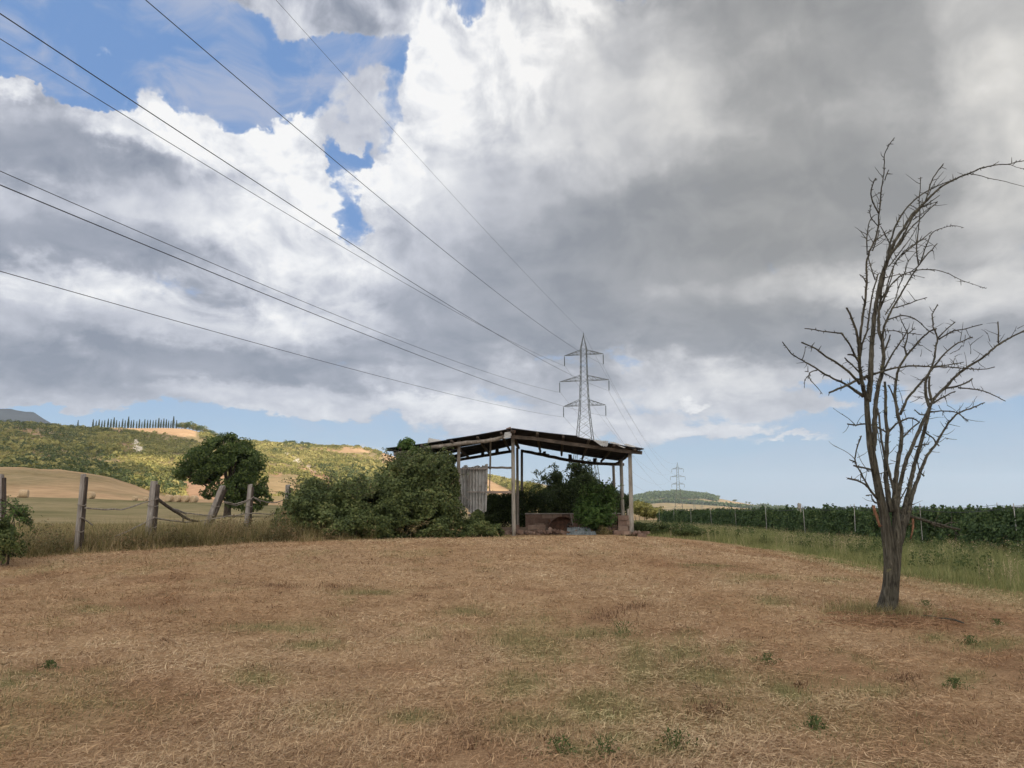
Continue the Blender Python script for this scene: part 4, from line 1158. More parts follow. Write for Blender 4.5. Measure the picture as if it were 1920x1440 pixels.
def lump(x, y):
    Q = np.hypot(x, y)
    return np.where(Q < 40, .018 * fbm(x * 2.2, y * 2.2, 4) * sstep(Q, 2, 6), 0)
def straw():
    g = np.random.default_rng(41)
    n = 1200000
    r = 3.2 + (39 - 3.2) * g.random(n) ** 1.75
    az = g.uniform(R(-47), R(47), n)
    x, y = r * np.sin(az), r * np.cos(az)
    k = (y < ledge_y(x) + .6) & (x < edge_x(y) + .4)
    x, y, r = x[k], y[k], r[k]
    z = terrain(x, y) + lump(x, y)
    gr, so = field_cover(x, y, z)
    hue = np.clip(.5 + fbm(x * .5 + 60, y * .35, 4) * 1.1 + .25 * fbm(x * 3, y * 3 + 9, 2), 0, 1)
    clump = fbm(x * 3.1 + 8, y * 3.1, 4)
    tr = edge_x(y) - x + .5 * fbm(x * .2, y * .2, 2)
    for (o_, w_) in ((1.0, .35), (2.7, .30), (5.2, .4), (7.0, .35)): hue = hue - .55 * np.exp(-((tr - o_) / w_) ** 2) * (y > 9)
    for o_ in (1.85, 6.1): hue = hue + .35 * np.exp(-((tr - o_) / .3) ** 2) * (y > 9)
    hue = np.clip(hue, 0, 1)
    k = g.random(len(x)) < (.82 - .55 * so - .45 * gr + .9 * clump)
    x, y, r, z, clump, gr, so, hue = x[k], y[k], r[k], z[k], clump[k], gr[k], so[k], hue[k]
    n = len(x)
    L = (.016 + .075 * g.random(n) ** 1.6) * (1 + r / 45); w = g.uniform(.0013, .0031, n) * (1 + r / 8)
    swath = fbm(x * .25, y * .25 + 90, 2) * 2.5
    a = g.uniform(0, 2 * math.pi, n); a = np.where(g.random(n) < .45, swath + g.normal(0, .5, n), a)
    tilt = g.normal(.05, .20, n)
    tilt = np.where(g.random(n) < .10, g.uniform(.4, 1.2, n), tilt)
    hv = .004 + np.abs(g.normal(0, .011, n)) * (1 + 1.3 * np.clip(clump, 0, 1))
    d = np.stack([np.cos(a) * np.cos(tilt), np.sin(a) * np.cos(tilt), np.sin(tilt)], -1)
    s = np.stack([-np.sin(a), np.cos(a), g.normal(0, .4, n)], -1)
    c = np.stack([x, y, z + hv + np.abs(np.sin(tilt)) * L * .5], -1)
    bend = g.normal(0, .075, n)[:, None] * L[:, None] * s
    V = np.stack([c - d * L[:, None] / 2 - s * w[:, None] / 2, c - d * L[:, None] / 2 + s * w[:, None] / 2, c + bend + s * w[:, None] / 2, c + d * L[:, None] / 2, c + bend - s * w[:, None] / 2], 1).reshape(-1, 3)
    i = np.arange(n) * 5
    Fc = np.concatenate([np.stack([i, i + 1, i + 2], -1), np.stack([i, i + 2, i + 4], -1), np.stack([i + 4, i + 2, i + 3], -1)])
    tag(mesh_np('cut_straw', V, Fc, M_straw, attr={'kind_of_straw': np.repeat(np.stack([gr, so, hue], -1), 5, 0)}), 'dry cut grass lying loose all over the mown field', 'straw', kind='stuff')
    # green regrowth
    n = 540000
    r = 3.6 + (42 - 3.6) * g.random(n) ** 1.6
    az = g.uniform(R(-47), R(47), n)
    x, y = r * np.sin(az), r * np.cos(az)
    z = terrain(x, y) + lump(x, y)
    gr, so = field_cover(x, y, z)
    k = (y < ledge_y(x) + .5) & (x < edge_x(y) + .3) & (g.random(n) < gr * .6 + .02)
    x, y, r, z = x[k], y[k], r[k], z[k]; n = len(x)
    V, Fc = blades(x, y, z - .005, g.uniform(.02, .08, n), g.uniform(.002, .0045, n) * (1 + r / 7), g.uniform(.2, 1.1, n), 42, .5, None, 1)
    tag(mesh_np('short_grass', V, Fc, M_short), 'short green regrowth in patches between the cut straw', 'grass', kind='stuff')
    # stiff dark stubble and dead stalks left standing in little rows
    xs, ys = [], []
    for (px, py, c, d, m) in ((530,1100,34,4,200),(620,1101,26,3,90),(790,1102,40,3,150),(790,1121,14,3,90),(1140,1155,36,9,360),(1195,1137,30,5,160),(592,1048,8,2,40),(515,1140,12,3,40),(310,1203,10,3,40),(915,1242,10,4,50),(1330,1335,30,10,260),(1500,1290,14,5,60),(880,1400,20,8,80),(1700,1275,30,6,120),(880,1050,40,3,60),(690,1055,30,3,50),(1190,1040,18,3,60)):
        for _ in range(m):
            hx, hy = hit(px + g.normal(0, c * .6), py + g.normal(0, d * .7), 60); xs.append(hx); ys.append(hy)
    nc = 900; rc = 4.5 + 32 * g.random(nc) ** 1.4; ac = g.uniform(R(-45), R(45), nc); cx_, cy_ = rc * np.sin(ac), rc * np.cos(ac)
    for a_, b_, q_ in zip(cx_, cy_, rc):
        if b_ < float(ledge_y(a_)) and a_ < float(edge_x(b_)):
            m = int(g.integers(3, 14)); sp_ = g.uniform(.01, .06)
            xs += list(a_ + g.normal(0, sp_ * 1.5, m)); ys += list(b_ + g.normal(0, sp_, m))
    x, y = np.array(xs), np.array(ys); z = terrain(x, y)
    V, Fc = blades(x, y, z, g.uniform(.015, .07, len(x)), g.uniform(.004, .008, len(x)) * (1 + np.hypot(x, y) / 18), g.uniform(.3, 1.3, len(x)), 44)
    tag(mesh_np('dead_stalks', V, Fc, grass_mat('dead_stalk', [(0, (.09, .05, .03)), (.6, (.19, .11, .065)), (1, (.33, .21, .12))], .1)), 'dark dead stalks lying in small heaps on the field', 'stalks', kind='stuff')
straw()

# low weeds that grow in the field, one by one
WEEDS = [(1165,1192,.20,'green weed in the middle of the field, taller than the grass patch around it'), (1440,1245,.12,'small dark green weed beside the grey-green tuft right of centre'), (1135,1418,.14,'weed at the bottom edge below the centre of the field'), (1265,1413,.16,'bright green weed at the bottom edge right of centre'), (1050,1416,.14,'brownish weed tuft at the bottom edge near the centre'),
         (1530,1370,.11,'olive weed low in the right half of the field'), (1820,1210,.13,'creeping green weed to the right of the dead tree foot'), (1870,1172,.10,'small weed near the right picture edge level with the tree foot'), (1738,1140,.14,'grey-green weed close behind the dead tree foot'), (92,1252,.08,'small weed at the left edge of the field'), (1790,1290,.10,'small weed low at the right below the dead tree')]
for i, (px, py, h, lab) in enumerate(WEEDS):
    x, y = hit(px, py); g = np.random.default_rng(200 + i); n = 150
    t = g.random(n); a = g.uniform(0, 6.28, n); rd = h * (1.2 - .9 * t) * g.random(n) ** .5
    rd = rd * (1.3 + .6 * np.sin(a * 3 + i)); P = np.stack([rd * np.cos(a), rd * np.sin(a), t ** 1.6 * h * .8], -1)
    V, Fc = leaves(P, np.stack([np.cos(a), np.sin(a), np.full(n, .9)], -1), np.full(n, .028), .42, .25, i, .8)
    rt = empty('weed', (x, y, gz(x, y))); tag(rt, lab, 'weed', 'weeds growing in the mown field')
    mesh_np('leaves', V, Fc, M_weed, rt)
    mb = MB()
    for k in range(6): mb.tube([(0, 0, -.02), (.3 * h * math.cos(k), .3 * h * math.sin(k), h * .6), (.6 * h * math.cos(k), .6 * h * math.sin(k), h * .95)], [.004, .003, .001], 4)
    mb.build('stem', M_weed, rt)

# ------------------------------------------------------------------ old fence
def post_piece(rs, a, b, w, d, n=7, seed=0):
    """split timber from a to b, w wide and d deep, cracked and uneven"""
    mb = MB(); a, b = Vector(a), Vector(b)
    prof_ = [(-.5, -.42), (-.1, -.5), (.38, -.46), (.5, -.05), (.42, .45), (0, .5), (-.46, .4), (-.38, 0)]
    k = len(prof_); rows = 9
    tw = rs.uniform(-.2, .2)
    off = [(rs.uniform(-.06, .06), rs.uniform(-.06, .06)) for _ in prof_]
    for i in range(rows):
        t = i / (rows - 1); c = a.lerp(b, t)
        sc_ = 1.06 - .16 * t + rs.uniform(-.03, .03)
        for j, (x, y) in enumerate(prof_):
            x += off[j][0] + rs.uniform(-.02, .02); y += off[j][1]
            ca, sa = math.cos(tw * t), math.sin(tw * t)
            top = rs.uniform(-.5, .3) * w * .35 if i == rows - 1 else 0
            mb.v.append(tuple(c + Vector(((x * ca - y * sa) * w * sc_, (x * sa + y * ca) * d * sc_, top))))
    for i in range(rows - 1):
        for j in range(k):
            mb.f.append((i * k + j, i * k + (j + 1) % k, (i + 1) * k + (j + 1) % k, (i + 1) * k + j))
    mb.f.append(tuple(reversed(range(k)))); mb.f.append(tuple((rows - 1) * k + j for j in range(k)))
    return mb
def fence():
    fx, fy = at_y(220, 1000, 21)[:2]
    rt = empty('old_fence', (fx, fy, gz(fx, fy)))
    tag(rt, 'broken-down fence of leaning split timber posts with sagging poles tied between', 'fence')
    O = Vector(rt.location); rs = random.Random(8)
    def L(px, py, Y): q = at_y(px, py, Y); return Vector(q) - O
    PS = [((3, 889), (1, 1003), 18.3, 15), ((158, 889), (147, 1020), 20, 13), ((291, 901), (281, 1006), 22.3, 17), ((419, 911), (386, 994), 24.6, 15), ((471, 908), (463, 1000), 26, 12), ((541, 909), (538, 975), 27.4, 12)]
    for i, (t, b, Y, w) in enumerate(PS):
        a, c = L(*b, Y), L(*t, Y)
        a = a - (c - a).normalized() * .3
        m = w / F * Y * .86
        p = post_piece(rs, a + Vector((-m * .12, 0, 0)), c + Vector((-m * .10, 0, 0)), m * .8, m * .75).build('post', M_grey, rt)
        post_piece(rs, a + Vector((m * .34, m * .15, 0)), c + Vector((m * .30, m * .15, -m * .5)), m * .42, m * .8).build('dark_half', M_greyd, p)  # dark piece puts the post's shaded side into the colour
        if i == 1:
            post_piece(rs, a + Vector((-m * .75, m * .5, 0)), L(153, 905, Y) + Vector((0, m * .5, 0)), m * .5, m * .5).build('dark_half', M_greyd, p)
        # binding
        mb = MB()
        for zz in ((.62, .30) if i else (.5,)):
            cc = a.lerp(c, zz); ring = [cc + Vector((m * .62 * math.cos(x), m * .62 * math.sin(x), .02 * math.sin(x * 2))) for x in np.linspace(0, 2 * math.pi, 13)]
            mb.tube(ring, .012, 5)
        mb.build('binding', M_pole, p)
    def rail(pts, rad, mat=M_pole, wob=.012):
        P = []
        for j in range(len(pts) - 1):
            (x0, y0, Y0), (x1, y1, Y1) = pts[j], pts[j + 1]
            for t in np.linspace(0, 1, 6, endpoint=j == len(pts) - 2):
                P.append(L(x0 + (x1 - x0) * t, y0 + (y1 - y0) * t, Y0 + (Y1 - Y0) * t) + Vector([rs.uniform(-wob, wob) for _ in range(3)]))
        # smooth once
        P = [P[0]] + [(P[i - 1] + P[i] * 2 + P[i + 1]) / 4 for i in range(1, len(P) - 1)] + [P[-1]]
        r = [rad * (1 - .35 * i / len(P)) * rs.uniform(.88, 1.12) for i in range(len(P))]
        mb = MB(); mb.tube(P, r, 7, rough=.08); mb.build('rail', mat, rt, True)
    rail([(160, 953, 19.8), (196, 955, 20.5), (232, 955, 21), (262, 945, 21.7), (296, 935, 22)], .022)
    rail([(150, 970, 19.8), (160, 974, 20), (173, 985, 20.3)], .022)
    rail([(215, 1006, 21), (236, 998, 21.2), (262, 985, 21.8), (288, 970, 22.1)], .024)
    rail([(288, 970, 22.1), (312, 975, 22.8), (345, 979, 23.6), (375, 977, 24.1), (406, 972, 24.4), (440, 966, 25.2), (472, 962, 25.8), (510, 964, 26.8), (538, 962, 27.2)], .024)
    rail([(294, 934, 22.1), (315, 950, 22.6), (342, 967, 23.2), (356, 975, 23.4), (374, 978, 23.8)], .05, M_greyd)
    rail([(338, 964, 23.2), (343, 971, 23.2), (344, 978, 23.2)], .028, M_greyd)
    rail([(322, 953, 23), (350, 962, 23.6), (376, 965, 24), (402, 967, 24.3)], .022)
    rail([(296, 934, 22.1), (318, 951, 22.9), (350, 965, 23.6)], .020)
    rail([(420, 941, 24.4), (440, 945, 25), (456, 941, 25.4), (474, 933, 25.8)], .024)
    rail([(421, 943, 24.5), (442, 948, 25.1), (458, 943, 25.5), (472, 936, 25.8)], .018)
    rail([(474, 932, 25.8), (488, 938, 26.2), (500, 942, 26.4), (520, 942, 26.8), (541, 932, 27.3)], .022)
    rail([(478, 934, 25.8), (488, 941, 26), (489, 944, 26)], .018)
    rail([(-60, 950, 17.8), (-20, 945, 18), (4, 936, 18.2), (12, 942, 18.5), (26, 950, 18.9), (60, 975, 19.4)], .022, M_greyd)
fence()

# ------------------------------------------------------------------ shrubs and brambles
def bush(name, label, cat, lobes, Y0, mat, n, leaf, seed, group=None, inner=.35, keep=.8, freq=1.0, spread=.8, asp=.6, stems=8, amp=.36):
    """lobes: (px, py, rx px, ry px, Y, depth m) as seen; placed on the land at their own distance"""
    px0 = sum(l[0] for l in lobes) / len(lobes)
    q = at_y(px0, 1000, Y0); rt = empty(name, (q[0], Y0, gz(q[0], Y0)))
    O = np.array(rt.location)
    tag(rt, label, cat, group)
    c, rr_ = [], []
    for (px, py, rx, ry, Y, dep) in lobes:
        p = at_y(px, py, Y) - O; c.append(p); rr_.append((rx / F * Y, dep, ry / F * Y))
    P, d = shell(c, rr_, n, seed, inner, noise_amp=amp, nf=1.9)
    P, d = clumped(P, d, seed, keep, freq)
    k = P[:, 2] + O[2] > terrain(P[:, 0] + O[0], P[:, 1] + O[1]) - .05
    P, d = P[k], d[k]
    V, Fc = leaves(P, d + np.array([0, -.15, .35]), np.full(len(P), leaf), asp, .28, seed, spread)
    mesh_np('foliage', V, Fc, mat, rt)
    rs = random.Random(seed); mb = MB()
    for i in range(stems):
        j = rs.randrange(len(c)); e = Vector(c[j]) + Vector((rs.uniform(-.7, .7) * rr_[j][0], rs.uniform(-.6, .6) * rr_[j][1], rs.uniform(0, .8) * rr_[j][2]))
        s0 = Vector((e.x * .8 + rs.uniform(-.2, .2), e.y * .8, gz(O[0] + e.x * .8, O[1] + e.y * .8) - O[2] - .1))
        mb.tube([s0, s0.lerp(e, .5) + Vector((rs.uniform(-.2, .2), 0, .15)), e], [.022, .016, .006], 5)
    mb.build('stem', M_bark, rt)
    return rt
def sprays(rt, n, box, mat, seed, leaf=.07, L=(.4, 1.1)):
    """arching shoots that stick out of a bush; box in px: x0,x1,y0,y1,Y0,Y1"""
    g = random.Random(seed); O = Vector(rt.location); parts = []; mb = MB()
    for _ in range(n):
        a = Vector(at_y(g.uniform(box[0], box[1]), g.uniform(box[2], box[3]), g.uniform(box[4], box[5]))) - O
        dx, up = g.uniform(-.7, .7), g.uniform(.3, 1.0); l = g.uniform(*L)
        pts = [a + Vector((dx * l * t, -.25 * l * t, up * l * (t - .55 * t * t))) for t in np.linspace(0, 1, 8)]
        mb.tube(pts, [.007] * 7 + [.003], 4)
        P = np.repeat(np.array([tuple(p) for p in pts]), 3, 0) + np.random.default_rng(g.randrange(9999)).normal(0, .035, (24, 3))
        parts.append(leaves(P, np.tile([0, -.4, .8], (24, 1)), np.full(24, leaf), .6, .25, g.randrange(9999), .8))
    V, Fc = merge(parts); mesh_np('leaves', V, Fc, mat, rt); tag(mb.build('shoot', M_bark, rt), kind='stuff')

b1 = bush('bramble_thicket', 'low sprawling bramble thicket that swallows the right end of the old fence', 'bramble',
     [(575, 960, 40, 46, 26.5, 1.2), (610, 955, 45, 50, 27, 1.4), (655, 958, 45, 52, 27.3, 1.4), (540, 985, 26, 28, 26, .9), (700, 965, 45, 52, 27.6, 1.4), (630, 985, 70, 30, 26, 1.0), (690, 990, 60, 25, 26.6, 1.0), (520, 1000, 22, 15, 25.6, .7)],
     27, M_bramble, 75000, .098, 301, keep=.86, freq=1.3, inner=.45)
sprays(b1, 130, (545, 700, 912, 940, 26, 28), M_bramble, 311, L=(.3, 1.5))
b2 = bush('bramble_thicket', 'tall dark bramble thicket climbing to the roof at the left end of the shed', 'bramble',
     [(785, 900, 58, 48, 28.6, 1.3), (755, 930, 50, 50, 28.2, 1.3), (815, 918, 44, 58, 28.6, 1.2), (785, 950, 65, 52, 27.9, 1.3), (740, 965, 50, 42, 27.4, 1.2), (820, 965, 40, 40, 28, 1.2), (790, 990, 75, 26, 27.2, .9), (765, 880, 38, 26, 28.8, 1.0), (826, 872, 26, 20, 28.9, .8), (850, 988, 20, 20, 28.3, .8)],
     28.5, M_bramble, 105000, .10, 302, keep=.86, freq=1.2, inner=.45)
sprays(b2, 90, (735, 845, 860, 960, 27.2, 28.4), M_bramble, 312)
sprays(b2, 60, (728, 830, 862, 885, 28.2, 29.0), M_bramble, 314, L=(.4, 1.3))
for (rt_, box_) in ((b1, (530, 700, 985, 1005, 25.4, 26.4)), (b2, (700, 860, 985, 1005, 26.4, 27.4))): sprays(rt_, 50, box_, M_dry, 350, .06, (.2, .6))
b3 = bush('bramble_thicket', 'low bramble spreading over the ground under the corrugated sheet', 'bramble',
     [(885, 992, 32, 17, 28.2, .8), (915, 996, 26, 13, 28.6, .8), (860, 998, 30, 14, 27.6, .7), (895, 968, 12, 12, 29.6, .3)], 28.3, M_bramble, 20000, .08, 303, keep=.85)
sprays(b3, 14, (870, 930, 985, 1000, 28, 28.6), M_bramble, 313, L=(.2, .5))
b4 = bush('leafy_climber', 'bright green climber poking out above the left end of the shed roof', 'climbing plant', [(762, 834, 14, 11, 29.4, .35), (776, 850, 9, 14, 29.2, .3), (782, 872, 10, 18, 29.0, .3)], 29.3, M_fresh, 3200, .10, 304, keep=.9, stems=3)
b5 = bush('roadside_bush', 'leafy green bush at the foot of the leftmost fence post', 'bush', [(8, 978, 22, 30, 17.2, .6), (26, 972, 15, 26, 17.4, .5), (5, 1018, 30, 26, 16.9, .6), (30, 1005, 14, 20, 17.2, .4), (-50, 985, 50, 46, 17, .8)], 17.2, M_bramble, 15000, .065, 305, keep=.7, freq=2.4, amp=.5)
sprays(b5, 16, (0, 44, 950, 1000, 16.8, 17.4), M_fresh, 315, .055, (.25, .6))
# growth in and behind the shed
s1 = bush('dark_shrub', 'low dark shrubs filling the left bay of the shed behind the posts', 'shrub', [(918, 950, 20, 24, 35.2, .8), (933, 943, 15, 19, 36, .8), (955, 942, 17, 20, 36, .8), (940, 972, 40, 24, 35.4, .7), (985, 975, 40, 22, 35.6, .7), (975, 936, 10, 14, 36, .6), (945, 950, 30, 26, 35.6, .8), (985, 948, 28, 28, 36, .8), (925, 965, 24, 18, 35.2, .7), (1010, 955, 24, 26, 36.3, .8)], 36, M_dark, 34000, .085, 321, keep=.8, freq=1.8, inner=.25)
s2 = bush('elm_sapling', 'slender dark sapling behind the shed, left of the dense dark tree', 'sapling', [(1036, 915, 17, 34, 40, .7), (1030, 935, 28, 28, 40, .9), (1040, 892, 6, 19, 40, .3), (1022, 902, 6, 15, 40, .3), (1010, 925, 15, 18, 40, .6), (1048, 905, 7, 20, 40, .4)], 40, M_dark, 17000, .095, 322, keep=.72, freq=2.0, inner=.2)
sprays(s2, 26, (1005, 1052, 885, 930, 39.5, 40.5), M_dark, 332, .09, (.4, 1.0))
s3 = bush('elm_tree', 'dense dark tree rising to the roof behind the shed', 'tree', [(1082, 905, 27, 38, 41, 1.0), (1078, 880, 12, 17, 41, .5), (1100, 925, 26, 36, 41, 1.0), (1068, 935, 32, 36, 41, 1.1), (1095, 905, 16, 22, 41, .7), (1088, 960, 34, 22, 40.6, 1.0), (1058, 960, 28, 22, 40.6, .9)], 41, M_dark, 48000, .10, 323, keep=.85, freq=1.6, inner=.2)
sprays(s3, 34, (1060, 1118, 872, 925, 40.4, 41.4), M_dark, 333, .10, (.3, .9))
s4 = bush('elm_sapling', 'bright green leafy sapling growing inside the right bay of the shed', 'sapling', [(1118, 945, 30, 28, 32.2, .8), (1112, 970, 27, 26, 31.8, .8), (1135, 935, 20, 26, 32.4, .6), (1128, 965, 26, 22, 31.8, .7), (1098, 955, 16, 18, 32, .5), (1120, 990, 16, 14, 31.7, .4)], 32, M_fresh, 15000, .11, 324, keep=.62, freq=2.2, asp=.75, inner=.3, amp=.5)
sprays(s4, 60, (1092, 1152, 915, 960, 31.6, 32.4), M_fresh, 334, .09, (.3, .8))
s5 = bush('elm_sapling', 'thin dark sapling between the right hand rear posts of the shed', 'sapling', [(1162, 948, 14, 22, 40, .6), (1172, 945, 9, 20, 40, .4), (1150, 930, 8, 26, 40, .4)], 40, M_dark, 6500, .09, 325, keep=.7, freq=2.2, inner=.1)
sprays(s5, 12, (1145, 1180, 925, 950, 39.5, 40.4), M_dark, 335, .09, (.3, .8))
s6 = bush('olive_shrub', 'yellow-green shrub seen between the ridge posts of the shed', 'shrub', [(995, 922, 18, 16, 58, 1.2), (985, 932, 20, 14, 58, 1.2)], 58, M_scrub, 7000, .16, 326)
s7 = bush('olive_shrub', 'yellow-green shrubs beyond the shed where the vines begin', 'shrub', [(1205, 955, 16, 12, 84, 2), (1222, 960, 20, 9, 84, 2), (1195, 950, 12, 10, 84, 2)], 84, M_scrub, 5000, .25, 327)
s8 = bush('weed_clump', 'dark green weeds in the verge just right of the shed', 'weeds', [(1235, 992, 40, 9, 34, .6), (1205, 990, 18, 10, 34, .6), (1290, 996, 30, 8, 33, .5), (1270, 990, 30, 9, 36, .6)], 34, M_weed, 17000, .07, 328, keep=.8)
s9 = bush('dead_bush', 'dry brown brush at the foot of the green sapling in the shed', 'bush', [(1128, 998, 11, 10, 31.2, .3), (1140, 1001, 9, 7, 31, .3)], 31.2, M_dry, 2600, .10, 329, asp=.14)
s10 = bush('dead_bush', 'dry grass heaped round the foot of the right front post of the shed', 'bush', [(1190, 1006, 17, 6, 29.7, .35), (1172, 1008, 14, 4, 29.6, .3)], 29.7, M_dry, 3200, .10, 330, asp=.10)

# ------------------------------------------------------------------ the shed
M_tin, t_, b_ = new_mat('corrugated_sheet')
tc_ = N(t_, 'ShaderNodeTexCoord'); n1_ = noise(t_, tc_.outputs['Object'], 2.2, 7, .68, .5).outputs['Fac']
t_.links.new(ramp(t_, n1_, [(.30, (.15, .11, .08)), (.42, (.30, .29, .275)), (.58, (.44, .44, .435)), (.72, (.56, .56, .56))]), b_.inputs['Base Color'])
b_.inputs['Metallic'].default_value = .2; b_.inputs['Roughness'].default_value = .65
M_tind, t_, b_ = new_mat('dark_rusty_sheet')  # near-black grey sheet with brown patches, mostly seen from below
tc_ = N(t_, 'ShaderNodeTexCoord'); n1_ = noise(t_, tc_.outputs['Object'], 1.6, 7, .68, .5).outputs['Fac']
t_.links.new(ramp(t_, n1_, [(.35, (.022, .024, .028)), (.6, (.05, .05, .055)), (.75, (.10, .075, .055))]), b_.inputs['Base Color'])
b_.inputs['Metallic'].default_value = .1; b_.inputs['Roughness'].default_value = .8
M_beam = wood_mat('roof_timber', (.03, .024, .02), (.085, .068, .055), (.17, .14, .115), 1.0, (2, 8, 8), .6)
M_paint = wood_mat('pale_pole', (.13, .11, .09), (.29, .265, .23), (.42, .39, .35), 1.0, (5, 5, .9), .6)
M_rail = wood_mat('pink_board', (.22, .16, .13), (.34, .26, .22), (.46, .38, .33), 1.0, (1, 8, 8), .4)
def corrugated(c0, c1, c2, c3, pitch=.09, amp=.018, n_long=6, rag=0.0, seed=0, sag=.0):
    """sheet over four corners c0-c1 (across the waves) and c3-c2; waves run c0 to c3; thin but closed"""
    c0, c1, c2, c3 = map(Vector, (c0, c1, c2, c3)); rs = random.Random(seed)
    W_ = (c1 - c0).length; n = max(8, int(W_ / pitch * 6)); nrm = (c1 - c0).cross(c3 - c0).normalized()
    mb = MB(); rows = []
    for side in (0, 1):
        for j in range(n_long + 1):
            t = j / n_long
            for i in range(n + 1):
                u = i / n
                p = c0.lerp(c1, u).lerp(c3.lerp(c2, u), t)
                if rag and j in (0, n_long): p += (c3 - c0).normalized() * rag * (float(fbm(np.array([u * 6. + seed]), np.array([t * 9.]), 3)[0]))
                p = p + nrm * (amp * math.sin(u * W_ / pitch * 2 * math.pi) + (.0022 if side else 0)) - Vector((0, 0, sag * 4 * t * (1 - t)))
                mb.v.append(tuple(p))
    m = n + 1; S = (n_long + 1) * m
    for j in range(n_long):
        for i in range(n):
            a = j * m + i
            mb.f.append((a, a + m, a + m + 1, a + 1)); mb.f.append((S + a, S + a + 1, S + a + m + 1, S + a + m))
    for i in range(n):
        a = i; mb.f.append((a, a + 1, S + a + 1, S + a)); a = n_long * m + i; mb.f.append((a + 1, a, S + a, S + a + 1))
    for j in range(n_long):
        a = j * m; mb.f.append((a + m, a, S + a, S + a + m)); a = j * m + n; mb.f.append((a, a + m, S + a + m, S + a))
    return mb
def shed():
    O = np.array([0.0, 33.5, gz(0, 33.5)])
    rt = empty('open_shed', O)
    tag(rt, 'ramshackle open shed with sagging corrugated roof on wooden poles, overgrown at its left end', 'shed')
    rs = random.Random(12)
    def L(px, py, Y): return Vector(at_y(px, py, Y) - O)
    def G(v): return gz(v[0] + O[0], v[1] + O[1]) - O[2]
    YF, YB = 29.4, 37.6
    # roof heights at the front and back edge, read along the span
    FR = [L(726, 846, YF), L(800, 836, YF), L(880, 824, YF), L(960, 810, YF), L(1040, 817, YF), L(1120, 829, YF), L(1198, 846, YF)]
    BK = [L(785, 878, YB), L(845, 866, YB), L(905, 853, YB), L(972, 838, YB), L(1040, 850, YB), L(1105, 860, YB), L(1162, 868, YB)]
    def roofp(u, v):            # u 0..6 along the span, v 0..1 front to back
        i = min(int(u), 5); t = u - i
        return FR[i].lerp(FR[i + 1], t).lerp(BK[i].lerp(BK[i + 1], t), v)
    # sheets: waves run down the slope, laid from front to back
    nv = 8
    for half in (0, 1):
        for k in range(nv):
            v0, v1 = k / nv, (k + 1) / nv + .012
            for seg in range(2):
                ua, ub = (3 - seg * 1.5, 3 - (seg + 1) * 1.5 - .04) if half == 0 else (3 + seg * 1.5, 3 + (seg + 1) * 1.5 + .04)
                if half == 0 and seg == 1 and k in (5,): continue      # one sheet has blown away
                if half == 0 and seg == 0 and k == 3: v1 -= .035
                up = Vector((0, 0, .10 + .012 * (k % 2) + (.03 if seg == 0 else 0)))
                ub_ = min(6, max(0, ub))
                e0 = rs.uniform(-.10, .10) if seg == 1 else 0
                ub_ = min(6, max(0, ub_ + e0))
                j = lambda: Vector((0, 0, rs.uniform(-.015, .03)))
                corrugated(roofp(ua, v0) + up + j(), roofp(ua, min(1, v1)) + up + j(), roofp(ub_, min(1, v1)) + up + j(), roofp(ub_, v0) + up + j(), .11, .020, 5, .10 if seg else 0, k + seg * 9, sag=.02).build('roof_sheet', M_tind, rt)
    # loose and bent pieces on top
    z = Vector((0, 0, .12))
    corrugated(L(1112, 825, 29.3), L(1141, 827, 29.5), L(1139, 838, 28.9), L(1128, 836, 28.9), .09, .015, 4, .05, 50).build('loose_sheet', M_tin, rt)
    corrugated(L(1143, 829, 29.6), L(1150, 829, 30.4), L(1176, 838, 30.2), L(1171, 840, 29.2), .09, .015, 4, .05, 51).build('loose_sheet', M_tin, rt)
    corrugated(L(803, 830, 29.8), L(803, 821, 30.6), L(829, 826, 30.4), L(830, 831, 29.8), .09, .018, 4, .06, 52).build('loose_sheet', M_tin, rt)
    corrugated(L(1172, 834, 29.6), L(1173, 832, 30.6), L(1193, 838, 30.4), L(1192, 842, 29.6), .09, .02, 4, .12, 53).build('loose_sheet', M_tin, rt)
    corrugated(L(1188, 842, 29.4), L(1190, 838, 30.3), L(1210, 842, 30.2), L(1203, 845, 29.4), .09, .02, 4, .2, 54).build('loose_sheet', M_tind, rt)
    corrugated(L(944, 822, 29.2), L(946, 811, 29.4), L(962, 809, 29.4), L(958, 820, 29.2), .08, .015, 4, .04, 55).build('loose_sheet', M_tin, rt)
    corrugated(L(724, 845, 29.4), L(726, 841, 30.6), L(752, 842, 30.4), L(750, 846, 29.4), .09, .02, 4, .15, 56).build('loose_sheet', M_tind, rt)
    mb = MB(); a = L(954, 805, 29.6); mb.box(a + Vector((.0, 0, .01)), (.19, .12, .11), Matrix.Rotation(-.35, 3, 'Y')); mb.box(a + Vector((.16, .02, -.07)), (.20, .12, .10), Matrix.Rotation(.3, 3, 'Y'))
    o = mb.build('brick', M_brick, rt)
    # beams and purlins
    def log(pts, r, nm, mat, n=9):
        P = []
        for a, b in zip(pts, pts[1:]):
            for t in np.linspace(0, 1, 5, endpoint=False): P.append(a.lerp(b, t) + Vector([rs.uniform(-.012, .012) for _ in range(3)]))
        P.append(pts[-1]); mb = MB(); mb.tube(P, [r * rs.uniform(.92, 1.08) for _ in P], n, rough=.04); return mb.build(nm, mat, rt, True)
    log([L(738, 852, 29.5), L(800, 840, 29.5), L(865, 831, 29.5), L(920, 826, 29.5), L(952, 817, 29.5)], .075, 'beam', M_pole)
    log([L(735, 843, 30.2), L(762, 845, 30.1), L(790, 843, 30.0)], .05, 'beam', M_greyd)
    # front right edge beam: a sagging sawn plank
    mb = MB()
